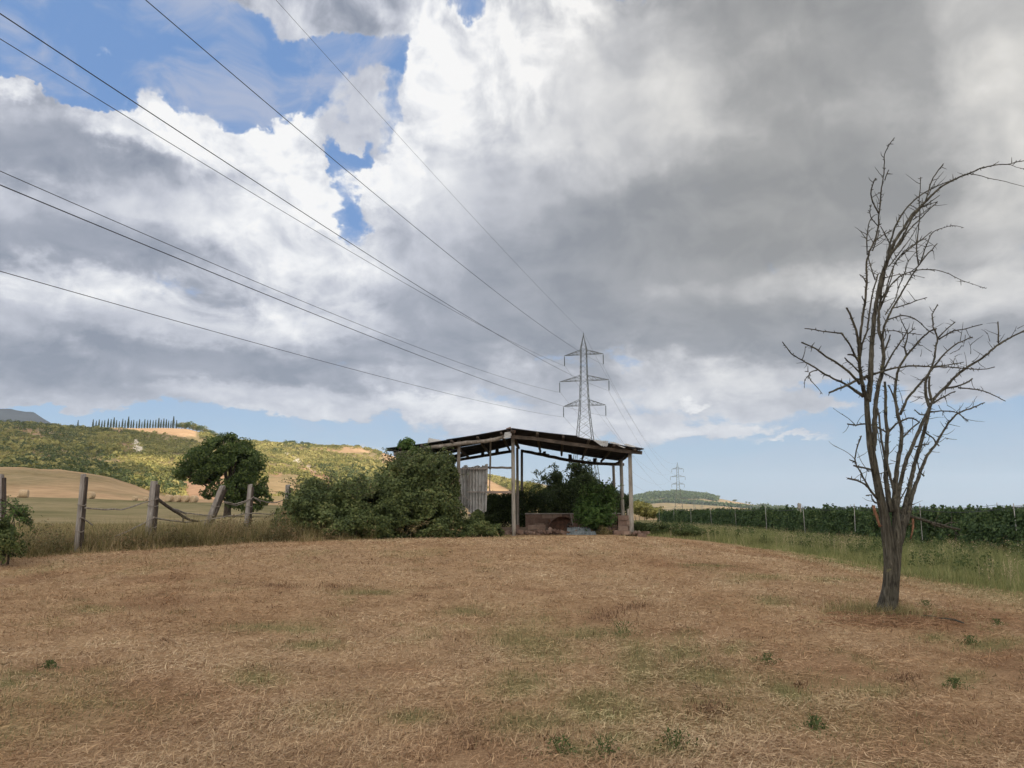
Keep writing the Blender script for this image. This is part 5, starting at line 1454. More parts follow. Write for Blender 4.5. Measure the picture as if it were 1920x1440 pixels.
    pr = [L(958, 819, 29.6), L(1000, 822, 29.6), L(1060, 831, 29.6), L(1120, 839, 29.6), L(1160, 845, 29.6), L(1204, 849, 29.6)]
    for a, b in zip(pr, pr[1:]): mb.bar(a, b, .07, .13)
    mb.build('beam', M_beam, rt)
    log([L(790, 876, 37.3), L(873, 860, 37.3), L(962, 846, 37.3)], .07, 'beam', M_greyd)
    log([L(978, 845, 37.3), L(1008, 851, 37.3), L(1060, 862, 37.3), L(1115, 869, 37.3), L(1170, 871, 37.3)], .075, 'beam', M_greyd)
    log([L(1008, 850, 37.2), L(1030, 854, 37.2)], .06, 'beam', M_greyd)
    for u in (.35, .9, 1.6, 2.2, 2.75, 3.0, 3.6, 4.2, 4.8, 5.4, 5.9):
        a = roofp(u, -.03) + Vector((0, 0, -.0)); b = roofp(u, 1.02) + Vector((0, 0, -.03))
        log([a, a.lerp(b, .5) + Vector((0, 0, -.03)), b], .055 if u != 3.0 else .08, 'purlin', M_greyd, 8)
    for (px, py) in ((1021, 851), (1069, 857), (1115, 864), (932, 846), (905, 852)):       # stub blocks between rear beam and roof
        a = L(px, py, 37.35); mb = MB(); mb.box(a, (.16, .16, .24), jit=.02); mb.build('block', M_greyd, rt)
    # posts
    def post(px0, py0, px1, py1, Y, w, mat, foot=True):
        t, b = L(px0, py0, Y), L(px1, py1, Y)
        dirv = (b - t).normalized()
        if foot:
            k = (G(b) - .25 - t.z) / dirv.z; b = t + dirv * k
        t = t - dirv * .08
        r = w / F * Y / 2; P = [t.lerp(b, s) for s in np.linspace(0, 1, 8)]
        mb = MB(); mb.tube(P, [r * (1 + .12 * s) * rs.uniform(.97, 1.03) for s in np.linspace(0, 1, 8)], 12)
        return mb.build('post', mat, rt, True)
    post(961.5, 818, 963.5, 1003, 30.0, 6.8, M_paint)
    post(969.8, 843, 971, 1000, 33.5, 5.0, M_pole)
    post(978.5, 846, 978.5, 950, 37.3, 4.8, M_pole)
    post(1181, 850, 1185, 1005, 30.0, 7.2, M_paint)
    post(1164.5, 864, 1167.5, 960, 34.0, 6.2, M_paint)
    post(1150, 872, 1153, 950, 37.3, 5.0, M_pole)
    post(1177.5, 958, 1179, 990, 31.5, 4, M_paint)
    post(860.5, 830, 858.5, 960, 29.8, 6.4, M_pole)
    post(750, 850, 748, 960, 29.7, 5, M_greyd)
    post(805, 870, 806, 960, 37.3, 5, M_greyd)
    post(919.8, 824, 919, 880, 31.0, 3.4, M_paint, False)
    post(919, 878, 917.8, 925, 31.0, 1.9, M_rail, False)
    log([L(914, 876.5, 30.8), L(960, 877, 30.1)], .042, 'rail', M_pole)
    mb = MB(); mb.bar(L(874, 922.2, 30.15), L(917, 922.8, 30.15), .05, .055); mb.build('rail', M_grey, rt)
    mb = MB(); mb.bar(L(912, 923.0, 30.5), L(962, 922.6, 30.2), .03, .085); mb.build('rail', M_rail, rt)
    mb = MB(); mb.bar(L(878, 966, 30.0), L(888, 966, 30.0), .05, .09); mb.build('board', M_pole, rt)
    # wall of corrugated sheets
    corrugated(L(876, 875, 30.3), L(915, 871, 30.3), L(912, 961, 30.25), L(878, 962, 30.25), .13, .034, 8, .10, 60).build('wall_sheet', M_tin, rt)
    corrugated(L(852, 876, 30.45), L(877, 873, 30.42), L(878, 955, 30.38), L(858, 955, 30.38), .13, .034, 8, .14, 61).build('wall_sheet', M_tin, rt)
    mb = MB(); mb.bar(L(855, 879, 30.2), L(915, 879, 30.2), .05, .05); mb.build('rail', M_grey, rt)
    mb = MB(); mb.bar(L(862, 925, 30.15), L(884, 940, 30.1), .035, .035); mb.build('brace', M_grey, rt)
M_brick, t_, b_ = new_mat('old_brick')
tc_ = N(t_, 'ShaderNodeTexCoord'); g_ = N(t_, 'ShaderNodeNewGeometry')
n1_ = noise(t_, tc_.outputs['Object'], 5, 7, .7).outputs['Fac']
f_ = mathn(t_, 'ADD', mathn(t_, 'MULTIPLY', n1_, .6), mathn(t_, 'MULTIPLY', g_.outputs['Random Per Island'], .4))
t_.links.new(ramp(t_, f_, [(.25, (.09, .058, .044)), (.5, (.185, .122, .096)), (.75, (.30, .22, .175))]), b_.inputs['Base Color']); bump(t_, b_, n1_, .6, .02)
shed()

# plank leaning against the tin wall
q0, q1 = at_y(901.5, 942, 29.9), at_y(907, 990, 29.5)
mb = MB(); mb.bar(tuple(q1), tuple(q0), .03, .12, up=(0, 1, 0)); o = mb.build('plank', M_grey); tag(o, 'weathered plank leaning against the corrugated wall sheet', 'plank')

# low wall of old blocks across the back of the shed
def block_wall(name, px0, px1, pytop, Y, lab, cat, bl=.40, bh=.19, th=.25, seed=1, drop=0.0, coping=True):
    a, b = at_y(px0, pytop, Y), at_y(px1, pytop, Y); zt = a[2]; x = (a[0] + b[0]) / 2; z0 = gz(x, Y)
    rt = empty(name, (x, Y, z0)); tag(rt, lab, cat)
    rs = random.Random(seed); mb = MB(); H = zt - z0; rows = int(math.ceil(H / bh)); W_ = b[0] - a[0]
    for r_ in range(rows):
        zc = H - (r_ + .5) * bh; xx = -W_ / 2 - (bl / 2 if r_ % 2 else 0)
        while xx < W_ / 2:
            l = bl * rs.uniform(.8, 1.2); x0, x1 = max(xx, -W_ / 2), min(xx + l, W_ / 2)
            if x1 - x0 > .06 and rs.random() > drop * (1 if r_ < 2 else .3):
                mb.box(((x0 + x1) / 2, rs.uniform(-.025, .025), zc), (x1 - x0 - .016, th * rs.uniform(.9, 1), bh - .014), Matrix.Rotation(rs.uniform(-.03, .03), 3, 'Y'), .006)
            xx += l
    mb.build('blocks', M_brick, rt)
    mc = MB(); mc.box((0, .02, H / 2 - .05), (W_ - .05, th * .72, H - .1)); mc.build('mortar', M_mortar, rt)
    if coping:
        mc = MB(); mc.box((0, 0, H + .022), (W_ + .04, th + .06, .04), jit=.006); mc.build('coping', M_conc, rt)
M_mortar, t_, b_ = new_mat('mortar'); b_.inputs['Base Color'].default_value = (.17, .13, .10, 1)
block_wall('low_block_wall', 985, 1166, 964, 34.6, 'low wall of pinkish blocks with a pale coping across the back of the shed', 'wall', drop=.0)
block_wall('crumbling_wall', 925, 1040, 984, 32.6, 'lower crumbling wall of pink blocks in front of the dark shrubs', 'wall', .34, .2, .3, 5, .35, False)
block_wall('block_pier', 1150, 1179, 994, 30.6, 'large grey block beside the right front post of the shed', 'pier', .9, .34, .5, 7, 0, False)
block_wall('block_pier', 1157, 1179, 966, 31.6, 'stepped stack of pinkish blocks behind the right front post of the shed', 'pier', .5, .21, .4, 8, 0, False)
# rubble
def rubble(lab, px, py, Y, n, sp, seed):
    rs = random.Random(seed); q = at_y(px, py, Y); x, y = q[0], Y; rt = empty('rubble_heap', (x, y, gz(x, y))); tag(rt, lab, 'rubble')
    mb = MB()
    for _ in range(n):
        r_ = rs.uniform(.05, .14); mb.box((rs.gauss(0, sp), rs.gauss(0, .25), rs.uniform(.02, .16)), (r_ * 2, r_ * 1.4, r_), Matrix.Rotation(rs.uniform(-.8, .8), 3, 'Y') @ Matrix.Rotation(rs.uniform(0, 3), 3, 'Z'), .02)
    mb.build('stones', M_brick, rt)
rubble('heap of broken bricks on the ground inside the left bay of the shed', 1000, 1004, 31.2, 60, .7, 3)
rubble('few stones by the foot of the right front post', 1195, 1008, 29.5, 14, .22, 4)
# half wheel guard, metal sheets and a white stick against the wall
M_rust, t_, b_ = new_mat('rusty_iron'); n1_ = noise(t_, N(t_, 'ShaderNodeTexCoord').outputs['Object'], 7, 6, .7).outputs['Fac']
t_.links.new(ramp(t_, n1_, [(.35, (.03, .018, .014)), (.65, (.11, .055, .035))]), b_.inputs['Base Color'])
cq = at_y(1050, 1000, 32.0); rt = empty('wheel_guard', (cq[0], 32.0, gz(cq[0], 32))); tag(rt, 'rusty curved mudguard leaning on the low wall under the shed', 'mudguard')
mb = MB(); vs = []; n = 20; zc = cq[2] - gz(cq[0], 32)
for j, (ro, yo) in enumerate(((.62, -.16), (.62, .16), (.595, .16), (.595, -.16))):
    for i in range(n + 1):
        a = R(205) - R(150) * i / n; vs.append((ro * math.cos(a) + .12, yo, zc + .1 + ro * math.sin(a) * .95))
fs = []
for i in range(n):
    for j in range(4): fs.append((j * (n + 1) + i, j * (n + 1) + i + 1, ((j + 1) % 4) * (n + 1) + i + 1, ((j + 1) % 4) * (n + 1) + i))
fs += [(0, n + 1, 2 * (n + 1), 3 * (n + 1)), (n, 3 * (n + 1) + n, 2 * (n + 1) + n, n + 1 + n)]
mb.add(vs, fs); mb.build('guard', M_rust, rt)
mb = MB()
for i in range(n):
    a0 = R(205) - R(150) * i / n; a1 = R(205) - R(150) * (i + 1) / n
    mb.add([(.12, .15, zc + .1), (.58 * math.cos(a0) + .12, .15, zc + .1 + .56 * math.sin(a0)), (.58 * math.cos(a1) + .12, .15, zc + .1 + .56 * math.sin(a1)), (.12, .165, zc + .1), (.58 * math.cos(a0) + .12, .165, zc + .1 + .56 * math.sin(a0)), (.58 * math.cos(a1) + .12, .165, zc + .1 + .56 * math.sin(a1))], [(0, 1, 2), (5, 4, 3), (1, 4, 5, 2)])
mb.build('side_plate', M_rust, rt)
mb = MB(); mb.bar(at_y(1029, 974, 31.8) - np.array(rt.location), at_y(1036, 988, 31.8) - np.array(rt.location), .06, .06); mb.build('bracket', M_rust, rt)
def onground(px0, px1, py0, py1, Y0, Y1, sd, name, mat, lab, cat):
    o = corrugated(at_y(px0, py1, Y0), at_y(px1, py1, Y0), at_y(px1 - 4, py0, Y1), at_y(px0 + 2, py0, Y1), .10, .014, 5, .06, sd).build(name, mat); tag(o, lab, cat); return o
M_blue, t_, b_ = new_mat('bluish_sheet'); n1_ = noise(t_, N(t_, 'ShaderNodeTexCoord').outputs['Object'], 4, 6, .65).outputs['Fac']
t_.links.new(ramp(t_, n1_, [(.35, (.14, .16, .17)), (.65, (.30, .34, .36))]), b_.inputs['Base Color']); b_.inputs['Roughness'].default_value = .6
onground(1062, 1110, 989, 1006, 31.0, 31.7, 71, 'roofing_sheet', M_blue, 'bluish corrugated sheet lying tilted in front of the mudguard', 'metal sheet')
onground(1098, 1120, 996, 1007, 30.6, 31.2, 72, 'roofing_sheet', M_blue, 'small bluish sheet half hidden at the foot of the green sapling', 'metal sheet')
mb = MB(); mb.bar(at_y(1070, 964, 33.9), at_y(1074, 984, 33.0), .03, .07); o = mb.build('stick', M_paint); tag(o, 'short white board leaning against the low wall under the shed', 'board')
mb = MB(); mb.bar(at_y(1048, 976, 33.4), at_y(1072, 984, 33.0), .05, .07); mb.bar(at_y(1052, 972, 33.8), at_y(1066, 988, 33.0), .05, .05); o = mb.build('broken_boards', M_greyd); tag(o, 'broken dark boards piled behind the rusty mudguard', 'boards')

# ------------------------------------------------------------------ the dead tree
M_dead, t_, b_ = new_mat('dead_bark')
tc_ = N(t_, 'ShaderNodeTexCoord')
v_ = vmath(t_, 'MULTIPLY', tc_.outputs['Object'], (22, 22, 2.6))
n1_ = noise(t_, v_, 1.2, 7, .68, .9).outputs['Fac']; n2_ = noise(t_, tc_.outputs['Object'], 3.2, 4, .6).outputs['Fac']
f_ = mathn(t_, 'ADD', mathn(t_, 'MULTIPLY', n1_, .7), mathn(t_, 'MULTIPLY', n2_, .3))
c_ = ramp(t_, f_, [(.36, (.012, .010, .008)), (.46, (.046, .042, .032)), (.58, (.105, .097, .076)), (.72, (.25, .235, .195))])
lich = mapr(t_, noise(t_, tc_.outputs['Object'], 9, 5, .7).outputs['Fac'], .60, .68)
c_ = mixc(t_, mathn(t_, 'MULTIPLY', lich, .35), c_, (.24, .23, .10))
t_.links.new(c_, b_.inputs['Base Color']); bump(t_, b_, n1_, 1.0, .03)
M_torn = wood_mat('torn_wood', (.05, .026, .016), (.15, .072, .040), (.33, .18, .11), 1.2, (14, 14, 2))
TX, TY = hit(1657, 1153)
TZ = gz(TX, TY)
def dead_tree():
    rt = empty('dead_tree', (TX, TY, TZ))
    tag(rt, 'bare dead tree with many upright grey limbs standing alone in the mown field', 'tree')
    rs = random.Random(77)
    O = Vector((TX, TY, TZ))
    t_long = [420]
    seen = []                                        # (px, py, depth)
    # trunk: two stems grown together, fluted
    def stem(pts, name, seed, flute=.10):
        r2 = random.Random(seed); n = 22; mb = MB()
        P = np.array([[p[0], p[1]] for p in pts], float); W_ = np.array([p[2] for p in pts], float); D = np.array([p[3] for p in pts], float)
        s = np.linspace(0, len(pts) - 1, len(pts) * 5); i = np.arange(len(pts))
        X, Y_, Wd, Dp = (np.interp(s, i, a) for a in (P[:, 0], P[:, 1], W_, D))
        k = np.array([.25, .5, .25])
        Wd = Wd * np.where(Y_ < 990, .86, 1.0)
        for a in (X, Y_, Wd, Dp):
            a[1:-1] = np.convolve(a, k, 'valid')
            a[1:-1] = np.convolve(a, k, 'valid')
        C = [Vector(at_y(x, y, TY + d)) - O for x, y, d in zip(X, Y_, Dp)]
        for j, (c, w) in enumerate(zip(C, Wd)):
            r = w / F * TY / 2 * .78
            for q in range(n):
                a = 2 * math.pi * q / n
                f = 1 + flute * math.sin(a * 5 + j * .10 + seed) * .6 + flute * .6 * math.sin(a * 9 - j * .16) + r2.uniform(-.025, .025)
                mb.v.append((c.x + r * f * math.cos(a), c.y + r * f * math.sin(a), c.z + r2.uniform(-.004, .004)))
        for j in range(len(C) - 1):
            for q in range(n): mb.f.append((j * n + q, j * n + (q + 1) % n, (j + 1) * n + (q + 1) % n, (j + 1) * n + q))
        mb.f.append(tuple((len(C) - 1) * n + q for q in range(n)))
        for x, y, d in zip(X, Y_, Dp): seen.append((x, y, d))
        return mb.build(name, M_dead, rt, True)
    stem([(1650,1168,54,0),(1656,1152,40,0),(1662,1128,33,0),(1667,1100,27,0),(1668,1070,25,0),(1667,1040,25,0),(1664,1010,25,0),(1659,970,24,0),(1651,935,22,-.02),(1644,900,20.5,-.05),(1638,865,19.5,-.08),(1632,835,17.5,-.1),(1629,805,15,-.12),(1626,774,14,-.14),(1625,748,13,-.15)], 'trunk', 1)
    stem([(1664,1168,46,-.03),(1668,1150,32,-.03),(1673,1120,25,-.03),(1677,1085,22,-.03),(1681,1045,21,-.02),(1683,1010,22,0),(1681,980,20,.02),(1679,955,18,.03),(1677,935,13,.04)], 'trunk', 2)
    stem([(1676,1050,16,.05),(1689,1010,17,.07),(1694,985,16,.1),(1697,965,13,.12)], 'trunk', 4, .06)
    def near_d(px, py):
        b = min(seen, key=lambda q: (q[0] - px) ** 2 + (q[1] - py) ** 2)
        return b[2], math.hypot(b[0] - px, b[1] - py)
    def limb(pts, w0, w1, dep, name='branch', thorn=1.0, mat=None, n=8, wob=.8):
        P = [(float(a), float(b)) for a, b in pts]
        d0, _ = near_d(*P[0])
        tot = [0]
        for a, b in zip(P, P[1:]): tot.append(tot[-1] + math.hypot(a[0] - b[0], a[1] - b[1]))
        T = tot[-1]; m = max(4, int(T / 7)); s = np.linspace(0, T, m)
        X = np.interp(s, tot, [p[0] for p in P]); Y_ = np.interp(s, tot, [p[1] for p in P])
        if m > 5:
            X[1:-1] = (X[:-2] + 2 * X[1:-1] + X[2:]) / 4; Y_[1:-1] = (Y_[:-2] + 2 * Y_[1:-1] + Y_[2:]) / 4
        wj = wob * min(1, max(.25, w0 / 6))
        X[1:-1] += [rs.uniform(-wj, wj) for _ in range(m - 2)]; Y_[1:-1] += [rs.uniform(-wj, wj) for _ in range(m - 2)]
        D = d0 + dep * (s / T) ** 1.1
        C = [Vector(at_y(x, y, TY + d)) - O for x, y, d in zip(X, Y_, D)]
        W_ = [(w0 + (w1 - w0) * (q / T) ** .8) * rs.uniform(.92, 1.1) for q in s]
        mb = MB(); mb.tube(C, [w / F * TY / 2 for w in W_], n, rough=.05)
        # spur shoots along the limb, the little knobs a dead plum keeps
        if thorn:
            for j in range(int(T / 5.5 * thorn)):
                q = rs.randrange(1, m); t = rs.random()
                c = C[q - 1].lerp(C[q], t); tw = (W_[q] / F * TY / 2)
                dirc = (C[q] - C[q - 1]).normalized(); sd = dirc.orthogonal(); sd.rotate(Matrix.Rotation(rs.uniform(0, 6.28), 3, dirc))
                if rs.random() < .14 * (1 if w0 < 7.5 else .5) and t_long[0] > 0:
                    t_long[0] -= 1; l = rs.uniform(.10, .34); e = c; dd = (sd + dirc * rs.uniform(.2, .9) + Vector((0, 0, .35))).normalized(); pp = [c]
                    for _k in range(5):
                        dd = (dd + Vector((rs.uniform(-.25, .25), rs.uniform(-.25, .25), rs.uniform(-.18, .25)))).normalized(); e = e + dd * l / 5; pp.append(e)
                    mb.tube(pp, [.0055, .005, .0045, .004, .003, .0015], 4); continue
                l = rs.uniform(.006, .024) + (.045 if rs.random() < .07 else 0)
                mb.tube([c + sd * tw * .5, c + (sd + dirc * .5) * (tw + l)], [.0075, .003], 4)
        o = mb.build(name, mat or M_dead, rt, True)
        for x, y, d in zip(X, Y_, D): seen.append((x, y, d))
        return o
    Lb = limb
    # main upright limbs
    Lb([(1625,752),(1619,731),(1613,697),(1611,670),(1610,650),(1606,621),(1597,596),(1587,577)], 8.5, 3.2, -.5, 'limb')
    Lb([(1627,752),(1631,731),(1633,697),(1634,660),(1635.5,636),(1638,610),(1641,583),(1645,555),(1650,529),(1657,505),(1664,487),(1672,464)], 11, 5.5, .2, 'limb', n=10)
    Lb([(1637,845),(1640,820),(1640,789),(1643,749),(1648,720),(1653,700),(1657,667),(1655,645),(1648,621),(1647,600),(1648,583),(1653,540),(1660,505),(1668,478)], 10, 3.5, .5, 'limb', n=10)
    Lb([(1671,960),(1667,939),(1661,900),(1661,860),(1663,835),(1664.5,810),(1660,780),(1661,749),(1659,716)], 11, 4.5, .35, 'limb', n=10)
    Lb([(1676,925),(1674,910),(1666,881),(1656,846),(1651,813),(1648,780),(1645,765)], 5.5, 3.5, .15, 'limb')
    Lb([(1677,960),(1677,939),(1679,902),(1684,865),(1690,829),(1690,801),(1684,780),(1678,750),(1678,725),(1681,708),(1685,688),(1700,667),(1721,642),(1738,624),(1756,616)], 10.5, 2.8, .9, 'limb', n=10)
    Lb([(1681,955),(1683,936),(1688,908),(1698,865),(1714,829),(1727,798),(1740,771),(1745,757)], 9, 5.5, .5, 'limb', n=10)
    Lb([(1691,985),(1694,960),(1706,911),(1716,865),(1730,820),(1738,789),(1745,757),(1751,748),(1776,722),(1797,700),(1819,685),(1840,673),(1868,649),(1889,636),(1920,621),(1945,608)], 10, 2.8, 1.5, 'limb', n=10)
    Lb([(1697,985),(1703,966),(1710,927),(1724,890),(1736,856),(1758,829),(1776,795),(1797,774),(1822,765),(1846,755)], 9.5, 2.2, 1.1, 'limb', n=10)
    # inner forks
    Lb([(1664,812),(1681,794),(1700,784),(1712,783),(1724,792)], 4, 2.5, .3)
    Lb([(1688,777),(1700,749),(1715,731),(1733,710),(1749,691),(1770,664),(1791,645),(1823,632)], 5.5, 2.2, .7)
    Lb([(1700,667),(1695,652),(1702,634),(1701,620)], 3.8, 2.4, .1)
    Lb([(1742,762),(1736,743),(1735,716),(1745,694),(1753,667),(1754,650),(1759,633),(1750,615),(1747,590),(1758,571)], 6.5, 2.2, .8)
    Lb([(1759,633),(1773,618),(1791,604)], 3.2, 2, .3)
    Lb([(1760,636),(1785,621),(1813,616),(1842,608)], 3.2, 1.8, .5)
    Lb([(1747,752),(1742,730),(1743,706)], 5, 4, .1)
    Lb([(1872,643),(1872,622),(1871,603)], 3, 2.6, 0)
    Lb([(1750,756),(1770,743),(1791,734)], 4, 2.2, .3)
    Lb([(1768,729),(1794,725),(1816,717),(1823,710)], 4.5, 2.8, .4)
    Lb([(1797,727),(1818,729),(1840,731),(1862,740),(1885,752)], 3.2, 1.6, .5)
    Lb([(1733,893),(1724,885),(1720,865)], 3.5, 2, .1)
    Lb([(1741,773),(1764,770),(1794,772),(1814,789)], 3, 1.6, .4)
    Lb([(1733,810),(1752,823),(1760,836)], 3.2, 2, .3)
    Lb([(1693,820),(1709,804),(1724,792)], 3.6, 2.8, .2)
    Lb([(1733,778),(1722,776),(1715,768)], 3, 1.6, -.2)
    Lb([(1716,838),(1728,835),(1741,833)], 3, 2, -.2)
    Lb([(1680,755),(1672,735),(1665,722)], 3.6, 2.2, -.2)
    # left hand side
    Lb([(1618,744),(1602,731),(1584,719),(1556,707),(1529,690),(1501,673),(1483,664),(1467,641)], 5.5, 1.6, -.9)
    Lb([(1532,694),(1516,697),(1515,708),(1529,722),(1542,739)], 2.4, 1, -.2)
    Lb([(1516,697),(1509,696)], 2, 1.2, 0); Lb([(1515,706),(1509,712),(1508,728)], 1.6, .8, 0)
    Lb([(1504,675),(1509,662),(1510,649)], 1.6, .8, 0, thorn=.3)
    Lb([(1612,720),(1593,697),(1571,682),(1547,667),(1526,652),(1503,642)], 5, 2.4, -.7)
    Lb([(1624,706),(1605,714),(1587,723),(1555,736)], 4.6, 3.6, -.6)
    Lb([(1624,706),(1654,696),(1678,690),(1715,685),(1746,688),(1776,688),(1819,691),(1843,693),(1865,688)], 4.5, 1.6, .8)
    Lb([(1752,689),(1780,684),(1807,679)], 2.8, 1.8, .3)
    Lb([(1622,712),(1608,694),(1584,671)], 3.6, 2.4, -.4)
    Lb([(1611,680),(1603,667),(1593,645),(1577,624)], 3.8, 2.6, -.5)
    Lb([(1577,625),(1547,622),(1528,618),(1509,616)], 2.6, 1.6, -.3)
    Lb([(1603,668),(1597,664),(1590,665)], 4, 3, -.1)
    Lb([(1645,935),(1638,928),(1623,908),(1608,901),(1590,897)], 5, 3, -.5)
    Lb([(1629,914),(1614,887),(1602,865),(1604,852),(1607,838),(1615,817)], 3.4, 2, -.5)
    Lb([(1602,866),(1593,862)], 3, 2, -.1); Lb([(1638,882),(1620,877),(1601,873)], 3.8, 3.2, -.3)
    Lb([(1604,862),(1590,848),(1564,836)], 1.4, .7, -.2, thorn=.2)
    Lb([(1608,858),(1620,852),(1628,845)], 1.2, .6, .1, thorn=.2)
    Lb([(1664,812),(1645,800),(1632,796),(1619,794),(1605,798),(1589,795)], 3.6, 2.4, -.5)
    Lb([(1604,797),(1590,783),(1575,775),(1562,765)], 1.5, .7, -.2, thorn=.2); Lb([(1606,797),(1612,783),(1622,776)], 1.3, .6, 0, thorn=.2); Lb([(1592,796),(1588,806),(1580,812)], 1.2, .6, 0, thorn=.2)
    Lb([(1666,882),(1650,890),(1638,884),(1625,882)], 2, 1.2, -.3)
    Lb([(1644,800),(1660,888),(1668,893)], 1.6, 1.4, .1, thorn=.2)
    Lb([(1650,945),(1635,940),(1636,928),(1624,929)], 3.2, 2.2, -.2)
    # the crown that bends over to the right
    Lb([(1672,466),(1680,448),(1693,431),(1707,406),(1729,384),(1747,366),(1765,350),(1787,337),(1816,326),(1837,316),(1866,309),(1895,307),(1920,301),(1950,293)], 6.5, 1.3, 1.4, 'limb')
    Lb([(1886,308),(1896,309),(1906,314),(1925,317)], 1.4, .9, .1, thorn=.3)
    Lb([(1818,326),(1838,329),(1852,334),(1881,339),(1905,346),(1930,352)], 1.8, .9, .4, thorn=.4)
    Lb([(1662,492),(1668,460),(1678,424),(1693,399),(1711,377),(1736,359),(1765,345),(1801,332),(1823,322),(1845,312)], 4.5, 1.3, 1.1)
    Lb([(1664,490),(1675,470),(1689,450),(1700,430),(1712,405),(1732,385)], 5, 3, .5)
    Lb([(1668,480),(1690,455),(1698,438),(1716,420),(1735,400),(1757,379)], 4, 1.8, .7)
    Lb([(1735,378),(1740,362),(1747,337),(1757,322),(1769,307)], 3, 1.8, .3); Lb([(1741,366),(1747,352),(1758,334),(1769,322)], 1.6, .8, .2, thorn=.3)
    Lb([(1732,388),(1745,378),(1762,366)], 2.4, 1.4, .2); Lb([(1725,388),(1740,384),(1758,378)], 2.2, 1.4, .3)
    Lb([(1712,412),(1725,404),(1740,392),(1746,386)], 2, 1.2, .3)
    # upper left leaders
    Lb([(1612,672),(1611,645),(1615,612),(1622,565),(1625,529),(1624,493),(1630,472),(1640,450),(1647,428),(1648,402),(1651,374),(1653,348),(1658,323),(1658,290),(1666,272),(1677,258)], 5.5, 1.4, -.8, 'limb')
    Lb([(1659,338),(1662,328),(1666,319)], 2, 1.6, 0)
    Lb([(1648,400),(1635,377),(1632,359),(1636,345),(1642,334)], 3, 1.8, -.3)
    Lb([(1626,478),(1625,442),(1628,425),(1631,410),(1640,403)], 2.4, 1.6, -.2)
    Lb([(1648,426),(1638,415),(1631,406),(1630,393),(1634,383)], 2, 1, -.2)
    Lb([(1641,525),(1635,508),(1630,493),(1628,480)], 2.4, 1.8, -.2)
    Lb([(1613,668),(1616,645),(1626,623),(1630,587),(1635,554),(1646,514)], 4, 2.6, .1)
    Lb([(1624,530),(1619,520),(1612,515)], 2.6, 1.6, -.1)
    Lb([(1621,565),(1616,556)], 3, 2, 0)
    Lb([(1670,460),(1660,440),(1651,424)], 2.6, 1.6, -.2); Lb([(1640,452),(1655,441),(1673,431)], 2.6, 1.6, .2)
    Lb([(1636,470),(1647,440),(1648,432)], 2.4, 1.8, .1)
    # right hand middle
    Lb([(1653,650),(1657,612),(1666,594),(1678,569),(1696,540),(1711,514),(1725,493),(1741,475),(1757,457)], 5, 2, .9)
    Lb([(1722,496),(1718,471),(1721,439),(1725,402),(1723,374),(1726,350),(1726,332)], 3, 1.6, .2)
    Lb([(1727,490),(1733,470),(1740,453),(1747,435),(1765,428),(1787,422),(1807,427)], 2.8, 1, .5)
    Lb([(1690,478),(1714,460),(1730,448),(1747,434)], 2.4, 1.6, .3)
    Lb([(1734,463),(1748,460)], 2, 1.2, .1)
    Lb([(1673,578),(1704,570),(1722,562),(1738,558)], 2.4, 1.5, .4)
    Lb([(1662,600),(1693,590),(1714,596),(1726,605),(1736,616),(1752,627)], 2.8, 1.6, .7)
    Lb([(1650,580),(1660,555),(1671,532),(1693,514),(1725,505),(1758,506),(1780,513),(1801,525),(1827,534),(1849,541)], 3.2, .9, .9)
    Lb([(1657,522),(1690,513),(1715,516),(1734,521)], 2, 1, .4)
    Lb([(1648,578),(1657,561),(1668,518),(1678,493),(1693,472),(1722,453),(1737,447)], 3, 1.4, .5)
    Lb([(1652,560),(1663,545),(1672,520),(1676,495),(1690,480),(1710,462)], 2.6, 1.6, .3)
    Lb([(1666,500),(1690,470),(1712,440),(1722,420)], 2.2, 1.2, .4)
    Lb([(1660,590),(1680,560),(1684,540),(1697,512),(1702,490),(1720,470)], 2.4, 1.4, .5)
    Lb([(1657,640),(1662,628),(1657,612)], 2, 1.5, 0)
    Lb([(1654,700),(1664,680),(1678,655),(1690,640),(1700,623)], 4, 2.4, .3); Lb([(1660,655),(1666,640),(1669,628)], 3.4, 2.6, .1)
    Lb([(1628,632),(1650,622),(1671,619),(1693,623),(1729,628)], 2, 1.2, .5)
    Lb([(1701,622),(1693,608),(1687,594)], 2.2, 1.2, .1); Lb([(1702,626),(1712,618),(1715,614)], 2.6, 1.6, .1)
    Lb([(1655,700),(1668,705),(1686,714)], 2.4, 1.6, .2)
    # loose fine twigs in the crown of the right side
    for (a, b) in (((1781,664),(1800,655)),((1800,700),(1790,668)),((1812,690),(1808,660)),((1846,668),(1825,655)),((1862,654),(1852,640)),((1856,640),(1851,624)),((1851,626),(1840,618)),((1822,678),(1838,662)),((1800,640),(1806,604)),
                   ((1740,706),(1718,712)),((1748,660),(1730,648)),((1730,648),(1700,640)),((1726,668),(1728,655)),((1790,672),(1775,700)),((1812,765),(1824,752)),((1824,764),(1832,743)),((1800,776),(1800,760)),((1778,795),(1800,800)),((1800,776),(1813,792)),
                   ((1758,830),(1772,821)),((1772,821),(1794,824)),((1742,812),(1730,797)),((1716,866),(1698,842)),((1745,846),(1762,848)),((1700,788),(1690,760)),((1735,745),(1715,745)),((1768,741),(1776,760)),((1776,760),(1792,770)),((1780,792),(1768,775)),
                   ((1895,633),(1906,612)),((1908,616),(1925,608)),((1725,745),(1706,755)),((1730,748),(1710,742)),((1760,760),(1772,775)),((1820,664),(1816,640)),((1834,678),(1848,690)),((1810,628),(1806,650)),((1803,648),(1790,660)),((1744,750),(1728,760))):
        m = ((a[0] + b[0]) / 2 + rs.uniform(-3, 3), (a[1] + b[1]) / 2 + rs.uniform(-3, 3))
        Lb([a, m, b], 1.5, .7, rs.uniform(-.1, .3), 'twig', thorn=.25, n=5)
